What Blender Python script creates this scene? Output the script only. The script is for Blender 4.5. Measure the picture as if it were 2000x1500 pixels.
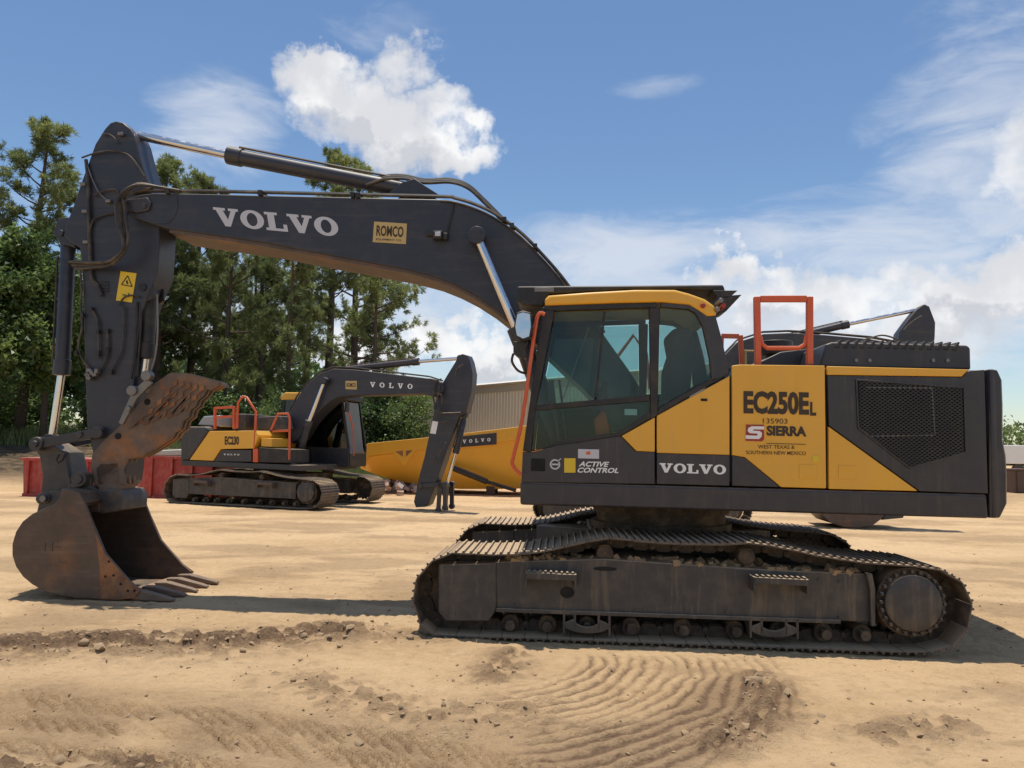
import bpy, bmesh, math, random
import numpy as np
from mathutils import Vector, Matrix

for o in list(bpy.data.objects):
    bpy.data.objects.remove(o)
sc = bpy.context.scene
COL = sc.collection
random.seed(4)

# ------------------------------------------------------------------ camera
FPX, TILT, ROLL, CAMH = 1500.0, math.atan(120 / 1500.0), 0.0205, 1.65
_F = Vector((0, math.cos(TILT), math.sin(TILT)))
_U0 = Vector((0, -math.sin(TILT), math.cos(TILT)))
_R0 = Vector((1, 0, 0))
_R = _R0 * math.cos(ROLL) + _U0 * math.sin(ROLL)
_U = _U0 * math.cos(ROLL) - _R0 * math.sin(ROLL)
CAM = Vector((0, 0, CAMH))
cd = bpy.data.cameras.new('camera')
cd.sensor_width = 36
cd.lens = 36 * FPX / 2000
cd.clip_end = 6000
cam = bpy.data.objects.new('camera', cd)
m3 = Matrix((_R, _U, -_F)).transposed()
cam.matrix_world = Matrix.Translation(CAM) @ m3.to_4x4()
COL.objects.link(cam)
sc.camera = cam


def ray(px, py):
    return _F * FPX + _R * (px - 1000) + _U * (750 - py)


def gnd(px, py, z=0.0):
    d = ray(px, py)
    return CAM + d * ((z - CAMH) / d.z)


def azel(px, py):
    d = ray(px, py).normalized()
    return math.atan2(d.x, d.y), math.asin(d.z)


def at_depth(px, py, Y):
    d = ray(px, py)
    return CAM + d * (Y / d.y)


# ------------------------------------------------------------------ sky, sun, exposure
SUN_EL, SUN_AZ = math.radians(83.2), 0.0
w = bpy.data.worlds.new('World')
sc.world = w
w.use_nodes = True
nt = w.node_tree
nt.nodes.clear()


class NG:
    """tiny node-graph helper"""
    def __init__(s, nt):
        s.nt = nt

    def n(s, t, **kw):
        q = s.nt.nodes.new(t)
        for k, v in kw.items():
            setattr(q, k, v)
        return q

    def put(s, sock, v):
        if isinstance(v, bpy.types.NodeSocket):
            s.nt.links.new(v, sock)
        else:
            sock.default_value = v

    def m(s, op, a, b=0.0, c=0.0, clamp=False):
        q = s.n('ShaderNodeMath', operation=op, use_clamp=clamp)
        s.put(q.inputs[0], a)
        s.put(q.inputs[1], b)
        s.put(q.inputs[2], c)
        return q.outputs[0]

    def sm(s, v, lo, hi, a=0.0, b=1.0):
        q = s.n('ShaderNodeMapRange', interpolation_type='SMOOTHSTEP')
        s.put(q.inputs[0], v)
        for i, x in enumerate((lo, hi, a, b)):
            s.put(q.inputs[i + 1], x)
        return q.outputs[0]

    def mix(s, f, a, b):
        q = s.n('ShaderNodeMix', data_type='RGBA')
        s.put(q.inputs[0], f)
        s.put(q.inputs[6], a)
        s.put(q.inputs[7], b)
        return q.outputs[2]

    def noise(s, vec, scale, detail=4, rough=.55, dist=0.0):
        q = s.n('ShaderNodeTexNoise')
        if vec is not None:
            s.put(q.inputs['Vector'], vec)
        q.inputs['Scale'].default_value = scale
        q.inputs['Detail'].default_value = detail
        q.inputs['Roughness'].default_value = rough
        q.inputs['Distortion'].default_value = dist
        return q.outputs[0]


g = NG(nt)
sky = g.n('ShaderNodeTexSky', sky_type='NISHITA')
sky.sun_disc = False
sky.sun_elevation = SUN_EL
sky.sun_rotation = SUN_AZ
sky.air_density = 1.0
sky.dust_density = 0.35
sky.ozone_density = 1.2
tc = g.n('ShaderNodeTexCoord').outputs['Generated']
sep = g.n('ShaderNodeSeparateXYZ')
g.put(sep.inputs[0], tc)
az = g.m('ARCTAN2', sep.outputs[0], sep.outputs[1])
el = g.m('ARCSINE', sep.outputs[2])


def warp(scale, detail, rough, amp):
    q = g.n('ShaderNodeTexNoise')
    g.put(q.inputs['Vector'], tc)
    q.inputs['Scale'].default_value = scale
    q.inputs['Detail'].default_value = detail
    q.inputs['Roughness'].default_value = rough
    s_ = g.n('ShaderNodeSeparateColor')
    g.put(s_.inputs[0], q.outputs['Color'])
    return [g.m('MULTIPLY', g.m('SUBTRACT', s_.outputs[i], .5), amp) for i in (0, 1)]


wa = warp(13.0, 6, .60, .17)
AZW, ELW = g.m('ADD', az, wa[0]), g.m('ADD', el, wa[1])


def blob(px, py, rx, ry, wgt=1.0, az=az, el=el):
    a0, e0 = azel(px, py)
    dx = g.m('DIVIDE', g.m('SUBTRACT', az, a0), rx / FPX)
    dy = g.m('DIVIDE', g.m('SUBTRACT', el, e0), ry / FPX)
    d2 = g.m('ADD', g.m('MULTIPLY', dx, dx), g.m('MULTIPLY', dy, dy))
    return g.m('MULTIPLY', g.m('SUBTRACT', 1.0, d2, clamp=True), wgt)


def union(bl):
    r = bl[0]
    for b in bl[1:]:
        r = g.m('MAXIMUM', r, b)
    return r


cum = union([blob(*b, az=AZW, el=ELW) for b in (
    (630, 185, 110, 90, 1.0), (705, 225, 150, 95, 1.0), (800, 262, 150, 82, 1.0), (890, 292, 105, 58, 1.0), (630, 130, 70, 55, .95),
    (785, 135, 75, 55, .7), (850, 200, 75, 50, .7),
    (1890, 590, 150, 70, 1.0), (1990, 560, 120, 80, 1.0), (1800, 640, 140, 50, .9), (1425, 520, 65, 45, .85), (1530, 535, 70, 45, .75), (1490, 600, 150, 55, .75),
    (1660, 575, 110, 60, .7), (1720, 670, 220, 60, .8), (860, 660, 85, 60, 1.0), (965, 700, 95, 65, 1.0), (700, 690, 150, 70, .8), (420, 700, 260, 90, .8),
    (2250, 560, 200, 90), (2010, 300, 70, 90, .6), (2500, 480, 180, 70), (-300, 520, 220, 110), (-700, 380, 200, 90))])
fb = g.noise(tc, 30.0, 5, .6)
den = g.sm(g.m('ADD', cum, g.m('MULTIPLY', g.m('SUBTRACT', fb, .5), .65)), .0, .85)
den = g.m('MULTIPLY', den, g.sm(cum, .0, .15))
# thin high cloud
mp = g.n('ShaderNodeMapping')
g.put(mp.inputs[0], tc)
mp.inputs['Rotation'].default_value = (0, .6, .3)
mp.inputs['Scale'].default_value = (3.5, 3, 11)
wn = g.noise(mp.outputs[0], 2.2, 5, .62, .6)
wm = union([blob(*b) for b in (
    (1950, 330, 260, 330, 1.0), (1880, 230, 75, 190, .75), (1700, 470, 420, 120, 1.1), (1200, 500, 330, 110, 1.2), (430, 240, 150, 110, 1.0),
    (1280, 165, 130, 30, .45), (1840, 105, 70, 22, .5), (1500, 640, 700, 190, 1.35), (750, 60, 160, 60, .55), (350, 330, 150, 60, .6),
    (500, 640, 900, 170, 1.1), (2500, 500, 600, 250, 1.1), (-600, 500, 600, 250, 1.1))])
wisp = g.m('MULTIPLY', g.sm(g.m('ADD', g.m('MULTIPLY', wm, .55), g.m('SUBTRACT', wn, .5)), .1, .75), .72)
wisp = g.m('MULTIPLY', wisp, g.sm(wm, 0, .25))
# scattered fair-weather cumulus over the rest of the dome
back = g.sm(sep.outputs[1], .45, .05)
gen = g.m('MULTIPLY', g.sm(g.noise(tc, 3.2, 4, .58), .54, .66), back)
den = g.m('MAXIMUM', den, gen)
shade = g.m('ADD', g.m('MULTIPLY', g.sm(g.noise(tc, 12.0, 4, .55), .38, .66), .7), g.m('MULTIPLY', union([blob(*b, az=AZW, el=ELW) for b in ((820, 318, 190, 60), (640, 258, 120, 40), (1900, 650, 220, 45), (1500, 640, 200, 40), (960, 740, 120, 40))]), .9), clamp=True)
ccol = g.mix(shade, (9.4, 9.4, 9.4, 1), (5.9, 6.1, 6.6, 1))
skyc = g.n('ShaderNodeHueSaturation')
g.put(skyc.inputs['Color'], sky.outputs[0])
skyc.inputs['Saturation'].default_value = 1.12
skyc.inputs['Value'].default_value = 1.20
c1 = g.mix(wisp, skyc.outputs[0], (7.4, 7.7, 8.3, 1))
c2 = g.mix(den, c1, ccol)
bg = g.n('ShaderNodeBackground')
g.put(bg.inputs[0], c2)
bg.inputs[1].default_value = 0.1
wo = g.n('ShaderNodeOutputWorld')
nt.links.new(bg.outputs[0], wo.inputs[0])

w.cycles.sampling_method = 'MANUAL'
w.cycles.sample_map_resolution = 256

sd = bpy.data.lights.new('sun', 'SUN')
sd.energy = 4.2
sd.angle = math.radians(.53)
sd.color = (1, .95, .87)
sun = bpy.data.objects.new('sun', sd)
sdir = Vector((-0.05, math.cos(SUN_EL), math.sin(SUN_EL)))
sun.rotation_euler = sdir.to_track_quat('Z', 'Y').to_euler()
COL.objects.link(sun)
sc.view_settings.view_transform = 'Standard'
sc.view_settings.look = 'None'
sc.view_settings.exposure = 0.06
sc.view_settings.gamma = 1.0
sc.render.resolution_x, sc.render.resolution_y = 1024, 768


# ------------------------------------------------------------------ materials
MATS = {}
DUST = (.50, .36, .22, 1)


def mat(name, col, var=.12, scale=3.0, rough=.5, metal=0.0, dust=.0, top=0.0, bump=.0, bscale=40.0, col2=None, c2scale=2.0,
        c2lo=.45, c2hi=.6, spec=.5, lowtop=.35, streak=0.0, sdir=(6, 6, .45), scol=None):
    m = bpy.data.materials.new(name)
    m.use_nodes = True
    t = m.node_tree
    G = NG(t)
    p = t.nodes['Principled BSDF']
    co = G.n('ShaderNodeTexCoord').outputs['Object']
    c = tuple(col) + (1,)
    lo = tuple(x * (1 - var) for x in col) + (1,)
    hi = tuple(min(1, x * (1 + var)) for x in col) + (1,)
    base = G.mix(G.noise(co, scale, 5, .6), lo, hi)
    if col2:
        base = G.mix(G.sm(G.noise(co, c2scale, 7, .65), c2lo, c2hi), base, tuple(col2) + (1,))
    if streak:
        mpn = G.n('ShaderNodeMapping')
        G.put(mpn.inputs[0], co)
        mpn.inputs['Scale'].default_value = sdir
        sn = G.noise(mpn.outputs[0], 2.2, 6, .7)
        base = G.mix(G.m('MULTIPLY', G.sm(sn, .50, .68), streak), base, tuple(scol or DUST[:3]) + (1,))
        base = G.mix(G.m('MULTIPLY', G.sm(sn, .46, .30), streak * .8), base, tuple(x * .45 for x in col) + (1,))
    if dust or top:
        f = G.m('MULTIPLY', G.sm(G.noise(co, 5.0, 7, .68), .40, .75), dust)
        if top:
            geo = G.n('ShaderNodeNewGeometry')
            s = G.n('ShaderNodeSeparateXYZ')
            G.put(s.inputs[0], geo.outputs['Normal'])
            up = G.m('MULTIPLY', G.sm(s.outputs[2], .35, .9), G.sm(G.noise(co, 7.0, 5, .6), .25, .6, lowtop, 1.0))
            f = G.m('MAXIMUM', f, G.m('MULTIPLY', up, top))
        base = G.mix(f, base, DUST)
        r = G.m('ADD', G.m('MULTIPLY', f, .9 - rough), rough, clamp=True)
        G.put(p.inputs['Roughness'], r)
    else:
        G.put(p.inputs['Roughness'], G.sm(G.noise(co, scale * 2, 4), .3, .7, max(.02, rough - .08), min(1, rough + .08)))
    G.put(p.inputs['Base Color'], base)
    p.inputs['Metallic'].default_value = metal
    p.inputs['Specular IOR Level'].default_value = spec
    if bump:
        b = G.n('ShaderNodeBump')
        b.inputs['Strength'].default_value = bump
        b.inputs['Distance'].default_value = .02
        G.put(b.inputs['Height'], G.noise(co, bscale, 5, .6))
        G.put(p.inputs['Normal'], b.outputs[0])
    MATS[name] = m
    return m


mat('yellow', (.77, .40, .036), .07, 2, .34, dust=.07, top=.3, streak=.10, bump=.02, bscale=3)
mat('grey', (.029, .029, .036), .18, 3, .38, dust=.04, top=.45, streak=.05, bump=.02, bscale=3)
mat('boomgrey', (.027, .030, .042), .18, 2, .42, dust=.03, top=.35, bump=.04, bscale=5, streak=.045, sdir=(.5, 6, 5))
mat('black', (.013, .013, .014), .3, 5, .5, dust=.08, top=.3)
mat('rubber', (.018, .017, .017), .2, 6, .6, dust=.22, top=.5)
mat('hose', (.022, .021, .020), .25, 9, .5, dust=.25, top=.6)
mat('orange', (.62, .10, .03), .12, 4, .42, dust=.15, top=.3)
mat('chrome', (.62, .62, .64), .05, 5, .18, 1.0)
mat('steel', (.20, .19, .18), .2, 6, .45, .6, dust=.2)
mat('trackframe', (.046, .043, .042), .2, 2.5, .55, dust=.10, top=.9, lowtop=.6, bump=.15, bscale=14, streak=.14, sdir=(5, 5, .5))
mat('shoe', (.095, .076, .062), .3, 9, .55, .1, dust=.40, top=1.0, lowtop=.8, bump=.25, bscale=30)
mat('link', (.050, .038, .030), .35, 12, .7, .2, dust=.35, top=.7, bump=.4, bscale=25)
mat('bucketsteel', (.088, .062, .050), .25, 4, .5, .25, streak=.22, sdir=(.8, 3, 9), scol=(.20, .16, .14), dust=.10, top=.3, bump=.2, bscale=18, col2=(.19, .085, .04), c2scale=1.9, c2lo=.5, c2hi=.72)
mat('rust', (.17, .080, .045), .3, 6, .7, .1, dust=.2, top=.45, bump=.3, bscale=20, col2=(.33, .135, .045), c2scale=3.5, c2lo=.42, c2hi=.62)
mat('thumbgrey', (.13, .095, .075), .3, 6, .65, .15, dust=.2, top=.3, bump=.25, bscale=20, col2=(.27, .115, .045), c2scale=2.6, c2lo=.44, c2hi=.6)
mat('linksteel', (.060, .057, .056), .25, 5, .5, .3, dust=.10, top=.4, bump=.15, bscale=20, col2=(.13, .075, .045), c2scale=2.5, c2lo=.58, c2hi=.75)
mat('toothsteel', (.16, .105, .075), .3, 9, .6, .2, dust=.2, top=.35, bump=.3, bscale=25)
mat('white', (.80, .80, .80), .04, 6, .5)
mat('silver', (.52, .53, .57), .04, 6, .45)
mat('decal_yellow', (.72, .50, .03), .08, 6, .5)
mat('decal_tan', (.52, .38, .15), .1, 8, .5)
mat('decal_dark', (.045, .028, .015), .15, 8, .6)
mat('decal_red', (.33, .03, .02), .1, 8, .5)
mat('redpaint', (.38, .032, .03), .25, 2, .5, dust=.25, top=.4, bump=.1, bscale=8, streak=.25)
mat('tarp', (.50, .49, .44), .12, 2, .7, dust=.15)
mat('hauleryellow', (.74, .37, .022), .1, 1.2, .4, dust=.12, top=.3, streak=.15)
mat('seat', (.045, .046, .052), .3, 12, .8)
mat('plastic', (.032, .032, .034), .2, 6, .5, dust=.15, top=.3)
mat('vest', (.70, .13, .03), .1, 8, .7)
mat('vest2', (.62, .62, .04), .1, 8, .7)
mat('roofgrey', (.33, .33, .34), .15, 4, .4, .3, dust=.1)
mat('bark', (.085, .060, .045), .35, 9, .9, bump=.5, bscale=20)
mat('hole_shade', (.006, .006, .006), .2, 5, .8)  # near-black for solid pieces standing in for the shade inside openings
mat('clod', (.34, .235, .135), .35, 8, .95, bump=.4, bscale=30)
mat('rubble', (.42, .35, .31), .3, 3, .9, bump=.3, bscale=14, col2=(.36, .19, .13), c2scale=.9)
mat('whitepaint', (.72, .73, .74), .05, 3, .4)
mat('rustcrate', (.10, .065, .05), .3, 3, .7)


def glass(name, tint, refl=1.0):
    m = bpy.data.materials.new(name)
    m.use_nodes = True
    t = m.node_tree
    t.nodes.clear()
    G = NG(t)
    tr = G.n('ShaderNodeBsdfTransparent')
    co = G.n('ShaderNodeTexCoord').outputs['Object']
    dirt = G.sm(G.noise(co, 3.0, 5, .65), .4, .85, 0.0, .018)
    tr.inputs[0].default_value = tuple(tint) + (1,)
    gl = G.n('ShaderNodeBsdfGlossy')
    gl.inputs['Roughness'].default_value = .015
    gl.inputs[0].default_value = (1, 1, 1, 1)
    df = G.n('ShaderNodeBsdfDiffuse')
    df.inputs[0].default_value = (.4, .36, .3, 1)
    fr = G.n('ShaderNodeFresnel')
    fr.inputs[0].default_value = 1.52
    mx = G.n('ShaderNodeMixShader')
    G.put(mx.inputs[0], G.m('MULTIPLY', fr.outputs[0], refl, clamp=True))
    G.put(mx.inputs[1], tr.outputs[0])
    G.put(mx.inputs[2], gl.outputs[0])
    m2 = G.n('ShaderNodeMixShader')
    G.put(m2.inputs[0], dirt)
    G.put(m2.inputs[1], mx.outputs[0])
    G.put(m2.inputs[2], df.outputs[0])
    o = G.n('ShaderNodeOutputMaterial')
    G.put(o.inputs[0], m2.outputs[0])
    MATS[name] = m


glass('glass', (.66, .80, .79), .55)
glass('glassblue', (.15, .24, .32), 1.0)


def leafmat(name, cols, trans=.25):
    m = bpy.data.materials.new(name)
    m.use_nodes = True
    t = m.node_tree
    t.nodes.clear()
    G = NG(t)
    at = G.n('ShaderNodeAttribute', attribute_name='tone')
    oi = G.n('ShaderNodeObjectInfo')
    f = G.m('ADD', at.outputs['Fac'], G.m('MULTIPLY', G.m('SUBTRACT', oi.outputs['Random'], .5), .35), clamp=True)
    c = G.mix(f, cols[0] + (1,), cols[1] + (1,))
    d = G.n('ShaderNodeBsdfDiffuse')
    G.put(d.inputs[0], c)
    tl = G.n('ShaderNodeBsdfTranslucent')
    G.put(tl.inputs[0], c)
    gl = G.n('ShaderNodeBsdfGlossy')
    gl.inputs['Roughness'].default_value = .45
    gl.inputs[0].default_value = (.5, .55, .5, 1)
    mx = G.n('ShaderNodeMixShader')
    mx.inputs[0].default_value = trans
    G.put(mx.inputs[1], d.outputs[0])
    G.put(mx.inputs[2], tl.outputs[0])
    m2 = G.n('ShaderNodeMixShader')
    m2.inputs[0].default_value = .06
    G.put(m2.inputs[1], mx.outputs[0])
    G.put(m2.inputs[2], gl.outputs[0])
    o = G.n('ShaderNodeOutputMaterial')
    G.put(o.inputs[0], m2.outputs[0])
    MATS[name] = m


leafmat('needles', ((.100, .135, .048), (.300, .335, .120)), .58)
leafmat('leaves', ((.058, .105, .030), (.230, .310, .088)), .55)
leafmat('grassblade', ((.10, .15, .04), (.30, .33, .12)), .35)


# ------------------------------------------------------------------ mesh helpers
class MB:
    def __init__(s):
        s.v, s.f = [], []

    def add(s, vs, fs):
        b = len(s.v)
        s.v += [tuple(p) for p in vs]
        s.f += [tuple(i + b for i in q) for q in fs]
        return s

    def box(s, c, d, rot=None):
        vs = []
        for sx in (-.5, .5):
            for sy in (-.5, .5):
                for sz in (-.5, .5):
                    p = Vector((sx * d[0], sy * d[1], sz * d[2]))
                    if rot is not None:
                        p = rot @ p
                    vs.append(p + Vector(c))
        return s.add(vs, [(0, 1, 3, 2), (4, 6, 7, 5), (0, 4, 5, 1), (2, 3, 7, 6), (0, 2, 6, 4), (1, 5, 7, 3)])

    def prism(s, prof, y0, y1):
        """profile of (x, z) extruded along y"""
        n = len(prof)
        ar = sum(prof[i][0] * prof[(i + 1) % n][1] - prof[(i + 1) % n][0] * prof[i][1] for i in range(n))
        if ar < 0:
            prof = prof[::-1]
        if y0 > y1:
            y0, y1 = y1, y0
        vs = [(p[0], y0, p[1]) for p in prof] + [(p[0], y1, p[1]) for p in prof]
        fs = [tuple(range(n)), tuple(range(2 * n - 1, n - 1, -1))]
        fs += [((i + 1) % n, i, n + i, n + (i + 1) % n) for i in range(n)]
        return s.add(vs, fs)

    def tube(s, pts, r, n=8, caps=True):
        pts = [Vector(p) for p in pts]
        rs = r if isinstance(r, (list, tuple)) else [r] * len(pts)
        vs, fs = [], []
        ref = None
        for i, p in enumerate(pts):
            a = pts[max(0, i - 1)]
            b = pts[min(len(pts) - 1, i + 1)]
            d = (b - a).normalized()
            if ref is None:
                ref = Vector((0, 0, 1)) if abs(d.z) < .9 else Vector((0, 1, 0))
            u = d.cross(ref)
            if u.length < 1e-4:
                u = d.orthogonal()
            u.normalize()
            v = u.cross(d).normalized()
            ref = v
            for k in range(n):
                t = 2 * math.pi * k / n
                vs.append(p + (u * math.cos(t) + v * math.sin(t)) * rs[i])
        for i in range(len(pts) - 1):
            for k in range(n):
                k2 = (k + 1) % n
                fs.append((i * n + k, i * n + k2, (i + 1) * n + k2, (i + 1) * n + k))
        if caps:
            fs.append(tuple(range(n - 1, -1, -1)))
            fs.append(tuple((len(pts) - 1) * n + k for k in range(n)))
        return s.add(vs, fs)

    def cyl(s, c, r, y0, y1, n=24, r2=None):
        """cylinder along y"""
        return s.tube([(c[0], y0, c[1]), (c[0], y1, c[1])], [r, r2 or r], n)

    def bar(s, a, b, w, y0, y1):
        """flat bar between two (x, z) points, w wide in the xz plane"""
        d = Vector((b[0] - a[0], b[1] - a[1])).normalized()
        q = Vector((-d.y, d.x)) * w / 2
        return s.prism([(a[0] + q.x, a[1] + q.y), (b[0] + q.x, b[1] + q.y), (b[0] - q.x, b[1] - q.y), (a[0] - q.x, a[1] - q.y)], y0, y1)

    def mesh(s, name):
        me = bpy.data.meshes.new(name)
        me.from_pydata(s.v, [], s.f)
        me.update()
        return me

    def build(s, name, m, parent=None, bevel=0.0, smooth=40, seg=2):
        me = s.mesh(name)
        me.materials.append(MATS[m])
        o = bpy.data.objects.new(name, me)
        COL.objects.link(o)
        if parent:
            o.parent = parent
        if smooth:
            for p in me.polygons:
                p.use_smooth = True
            me.set_sharp_from_angle(angle=math.radians(smooth))
        if bevel:
            b = o.modifiers.new('bevel', 'BEVEL')
            b.width = bevel
            b.segments = seg
            b.limit_method = 'ANGLE'
            b.angle_limit = math.radians(38)
        return o


def tag(o, label=None, cat=None, group=None, kind=None):
    if label:
        o['label'] = label
    if cat:
        o['category'] = cat
    if group:
        o['group'] = group
    if kind:
        o['kind'] = kind
    return o


def empty(name, loc=(0, 0, 0), rz=0.0):
    o = bpy.data.objects.new(name, None)
    o.empty_display_size = .3
    o.location = loc
    o.rotation_euler = (0, 0, rz)
    COL.objects.link(o)
    return o


def inst(name, me, parent, mw=None):
    o = bpy.data.objects.new(name, me)
    COL.objects.link(o)
    if parent:
        o.parent = parent
    if mw is not None:
        o.matrix_local = mw
    return o


def spline(pts, n=8, closed=False):
    """Catmull-Rom through points of any dimension"""
    P = [np.array(p, float) for p in pts]
    out = []
    L = len(P)
    for i in range(L if closed else L - 1):
        if closed:
            a, b, c, d = P[(i - 1) % L], P[i], P[(i + 1) % L], P[(i + 2) % L]
        else:
            a, b, c, d = P[max(0, i - 1)], P[i], P[i + 1], P[min(L - 1, i + 2)]
        for k in range(n):
            t = k / n
            out.append(.5 * ((2 * b) + (-a + c) * t + (2 * a - 5 * b + 4 * c - d) * t * t + (-a + 3 * b - 3 * c + d) * t ** 3))
    if not closed:
        out.append(P[-1])
    return [tuple(p) for p in out]


# ------------------------------------------------------------------ lettering
SLAB = {
    'V': [[(0, 1), (.50, 1), (.50, .86), (.40, .86), (.57, .38), (.73, .86), (.63, .86), (.63, 1), (1.05, 1), (1.05, .86), (.95, .86), (.64, 0),
           (.41, 0), (.10, .86), (0, .86)]],
    'L': [[(0, 1), (.54, 1), (.54, .86), (.41, .86), (.41, .14), (.74, .14), (.74, .38), (.90, .38), (.90, 0), (0, 0), (0, .14), (.12, .14),
           (.12, .86), (0, .86)]]}


def slab_word(word, gap=.05):
    if gap > .3:
        out, x = [], 0.0
        for ch in word:
            v, f = slab_word(ch, 0)
            out.append(([(a + x, b) for a, b in v], f))
            x += max(a for a, b in v) + gap
        return out
    v, f, x = [], [], 0.0
    for ch in word:
        if ch == 'O':
            n = 28
            b = len(v)
            for k in range(n):
                t = 2 * math.pi * k / n
                v.append((x + .50 + .50 * math.cos(t), .5 + .52 * math.sin(t)))
                v.append((x + .50 + .22 * math.cos(t), .5 + .36 * math.sin(t)))
            for k in range(n):
                j = (k + 1) % n
                f.append((b + 2 * k, b + 2 * j, b + 2 * j + 1, b + 2 * k + 1))
            x += 1.0 + gap
        else:
            p = SLAB[ch][0]
            b = len(v)
            v += [(x + a, c) for a, c in p]
            f.append(tuple(range(b + len(p) - 1, b - 1, -1)))
            x += max(a for a, c in p) + gap
    return v, f


def font_word(word, bold=.0, shear=0.0):
    cu = bpy.data.curves.new('lettering', 'FONT')
    cu.body = word
    cu.offset = bold
    cu.shear = shear
    cu.resolution_u = 3
    cu.align_x = 'CENTER'
    o = bpy.data.objects.new('lettering', cu)
    COL.objects.link(o)
    bpy.context.view_layer.update()
    me = bpy.data.meshes.new_from_object(o)
    v = [(p.co.x, p.co.y) for p in me.vertices]
    f = [tuple(p.vertices) for p in me.polygons]
    bpy.data.objects.remove(o)
    bpy.data.curves.remove(cu)
    bpy.data.meshes.remove(me)
    return v, f


def letters(vf, bl, br, tl, m, parent, name='lettering', out=(0, -.004, 0)):
    """fit a flat word into the parallelogram bl, br, tl (3-D points in the parent's space)"""
    if isinstance(vf, list):
        # widely spaced word: each letter is a piece of its own
        x0, x1 = min(p[0] for v, f in vf for p in v), max(p[0] for v, f in vf for p in v)
        bl, br, tl = Vector(bl), Vector(br), Vector(tl)
        for v, f in vf:
            a, b = min(p[0] for p in v), max(p[0] for p in v)
            s0 = (br - bl) * ((a - x0) / (x1 - x0))
            letters((v, f), bl + s0, bl + (br - bl) * ((b - x0) / (x1 - x0)), tl + s0, m, parent, 'letter', out)
        return None
    v, f = vf
    xs = [p[0] for p in v]
    ys = [p[1] for p in v]
    x0, x1, y0, y1 = min(xs), max(xs), min(ys), max(ys)
    bl, br, tl, out = Vector(bl), Vector(br), Vector(tl), Vector(out)
    mb = MB()
    mb.add([bl + (br - bl) * ((p[0] - x0) / (x1 - x0)) + (tl - bl) * ((p[1] - y0) / (y1 - y0)) + out for p in v], f)
    return mb.build(name, m, parent, smooth=0)


# ------------------------------------------------------------------ machine frames
class Frame:
    """a machine's own frame: x along the picture's right, y away, z up"""
    def __init__(s, origin, ang):
        s.o = Vector(origin)
        s.a = ang
        s.X = Vector((math.cos(ang), math.sin(ang), 0))
        s.Y = Vector((-math.sin(ang), math.cos(ang), 0))

    def P(s, px, py, y):
        r = ray(px, py)
        k = ((s.o + s.Y * y - CAM).dot(s.Y)) / r.dot(s.Y)
        p = CAM + r * k - s.o
        return Vector((p.dot(s.X), y, p.z))

    def S(s, pts, y):
        return [(q.x, q.z) for q in (s.P(a, b, y) for a, b in pts)]


# ------------------------------------------------------------------ noise for terrain
def vnoise(x, y, seed):
    xi = np.floor(x).astype(np.int64)
    yi = np.floor(y).astype(np.int64)
    fx, fy = x - xi, y - yi
    fx = fx * fx * fx * (fx * (fx * 6 - 15) + 10)
    fy = fy * fy * fy * (fy * (fy * 6 - 15) + 10)

    def h(a, b):
        n = (a * 374761393 + b * 668265263 + seed * 974634777) & 0x7fffffff
        n = (n ^ (n >> 13)) * 1274126177 & 0x7fffffff
        n = n ^ (n >> 16)
        return (n & 0xffff) / 65535.0
    a, b, c, d = h(xi, yi), h(xi + 1, yi), h(xi, yi + 1), h(xi + 1, yi + 1)
    return (a * (1 - fx) + b * fx) * (1 - fy) + (c * (1 - fx) + d * fx) * fy


def fbm(x, y, seed, oct=4, gain=.5):
    r = np.zeros_like(x)
    a, t = 1.0, 0.0
    for k in range(oct):
        r += a * vnoise(x * 2 ** k, y * 2 ** k, seed + k)
        t += a
        a *= gain
    return r / t


def sstep(v, a, b):
    t = np.clip((v - a) / (b - a), 0, 1)
    return t * t * (3 - 2 * t)


def terrain_base(x, y):
    """slow shape of the yard: flat in front, rising into the wood at the left"""
    x = np.asarray(x, float)
    y = np.asarray(y, float)
    rise = sstep(y - .5 * (x + 12), 24.5, 33) * sstep(-x, -3.0, 4.0) * 1.25
    berm = .45 * np.exp(-((x - 17.5) / 2.6) ** 2 - ((y - 25.5) / 1.1) ** 2)
    return rise + berm


def tb(x, y):
    return float(terrain_base(np.array([x]), np.array([y]))[0])


# ------------------------------------------------------------------ ground
def axis_coords(lo, hi, step, far, grow):
    mid = list(np.arange(lo, hi + 1e-6, step))
    out, s, p = [], step, hi
    while p < far:
        s *= grow
        p += s
        out.append(p)
    neg, s, p = [], step, lo
    while p > -far:
        s *= grow
        p -= s
        neg.append(p)
    return np.array(neg[::-1] + mid + out)


def path_dist(x, y, pts):
    """signed side distance and arc length to a polyline"""
    best = np.full(x.shape, 1e9)
    side = np.zeros_like(x)
    arc = np.zeros_like(x)
    acc = 0.0
    for a, b in zip(pts[:-1], pts[1:]):
        ax, ay = a
        dx, dy = b[0] - ax, b[1] - ay
        L = math.hypot(dx, dy)
        t = np.clip(((x - ax) * dx + (y - ay) * dy) / L ** 2, 0, 1)
        qx, qy = x - ax - t * dx, y - ay - t * dy
        d = np.hypot(qx, qy)
        s = (dx * qy - dy * qx) / L
        k = d < best
        best = np.where(k, d, best)
        side = np.where(k, s, side)
        arc = np.where(k, acc + t * L, arc)
        acc += L
    return best, side, arc


def G2(px, py):
    p = gnd(px, py)
    return (p.x, p.y)


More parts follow.
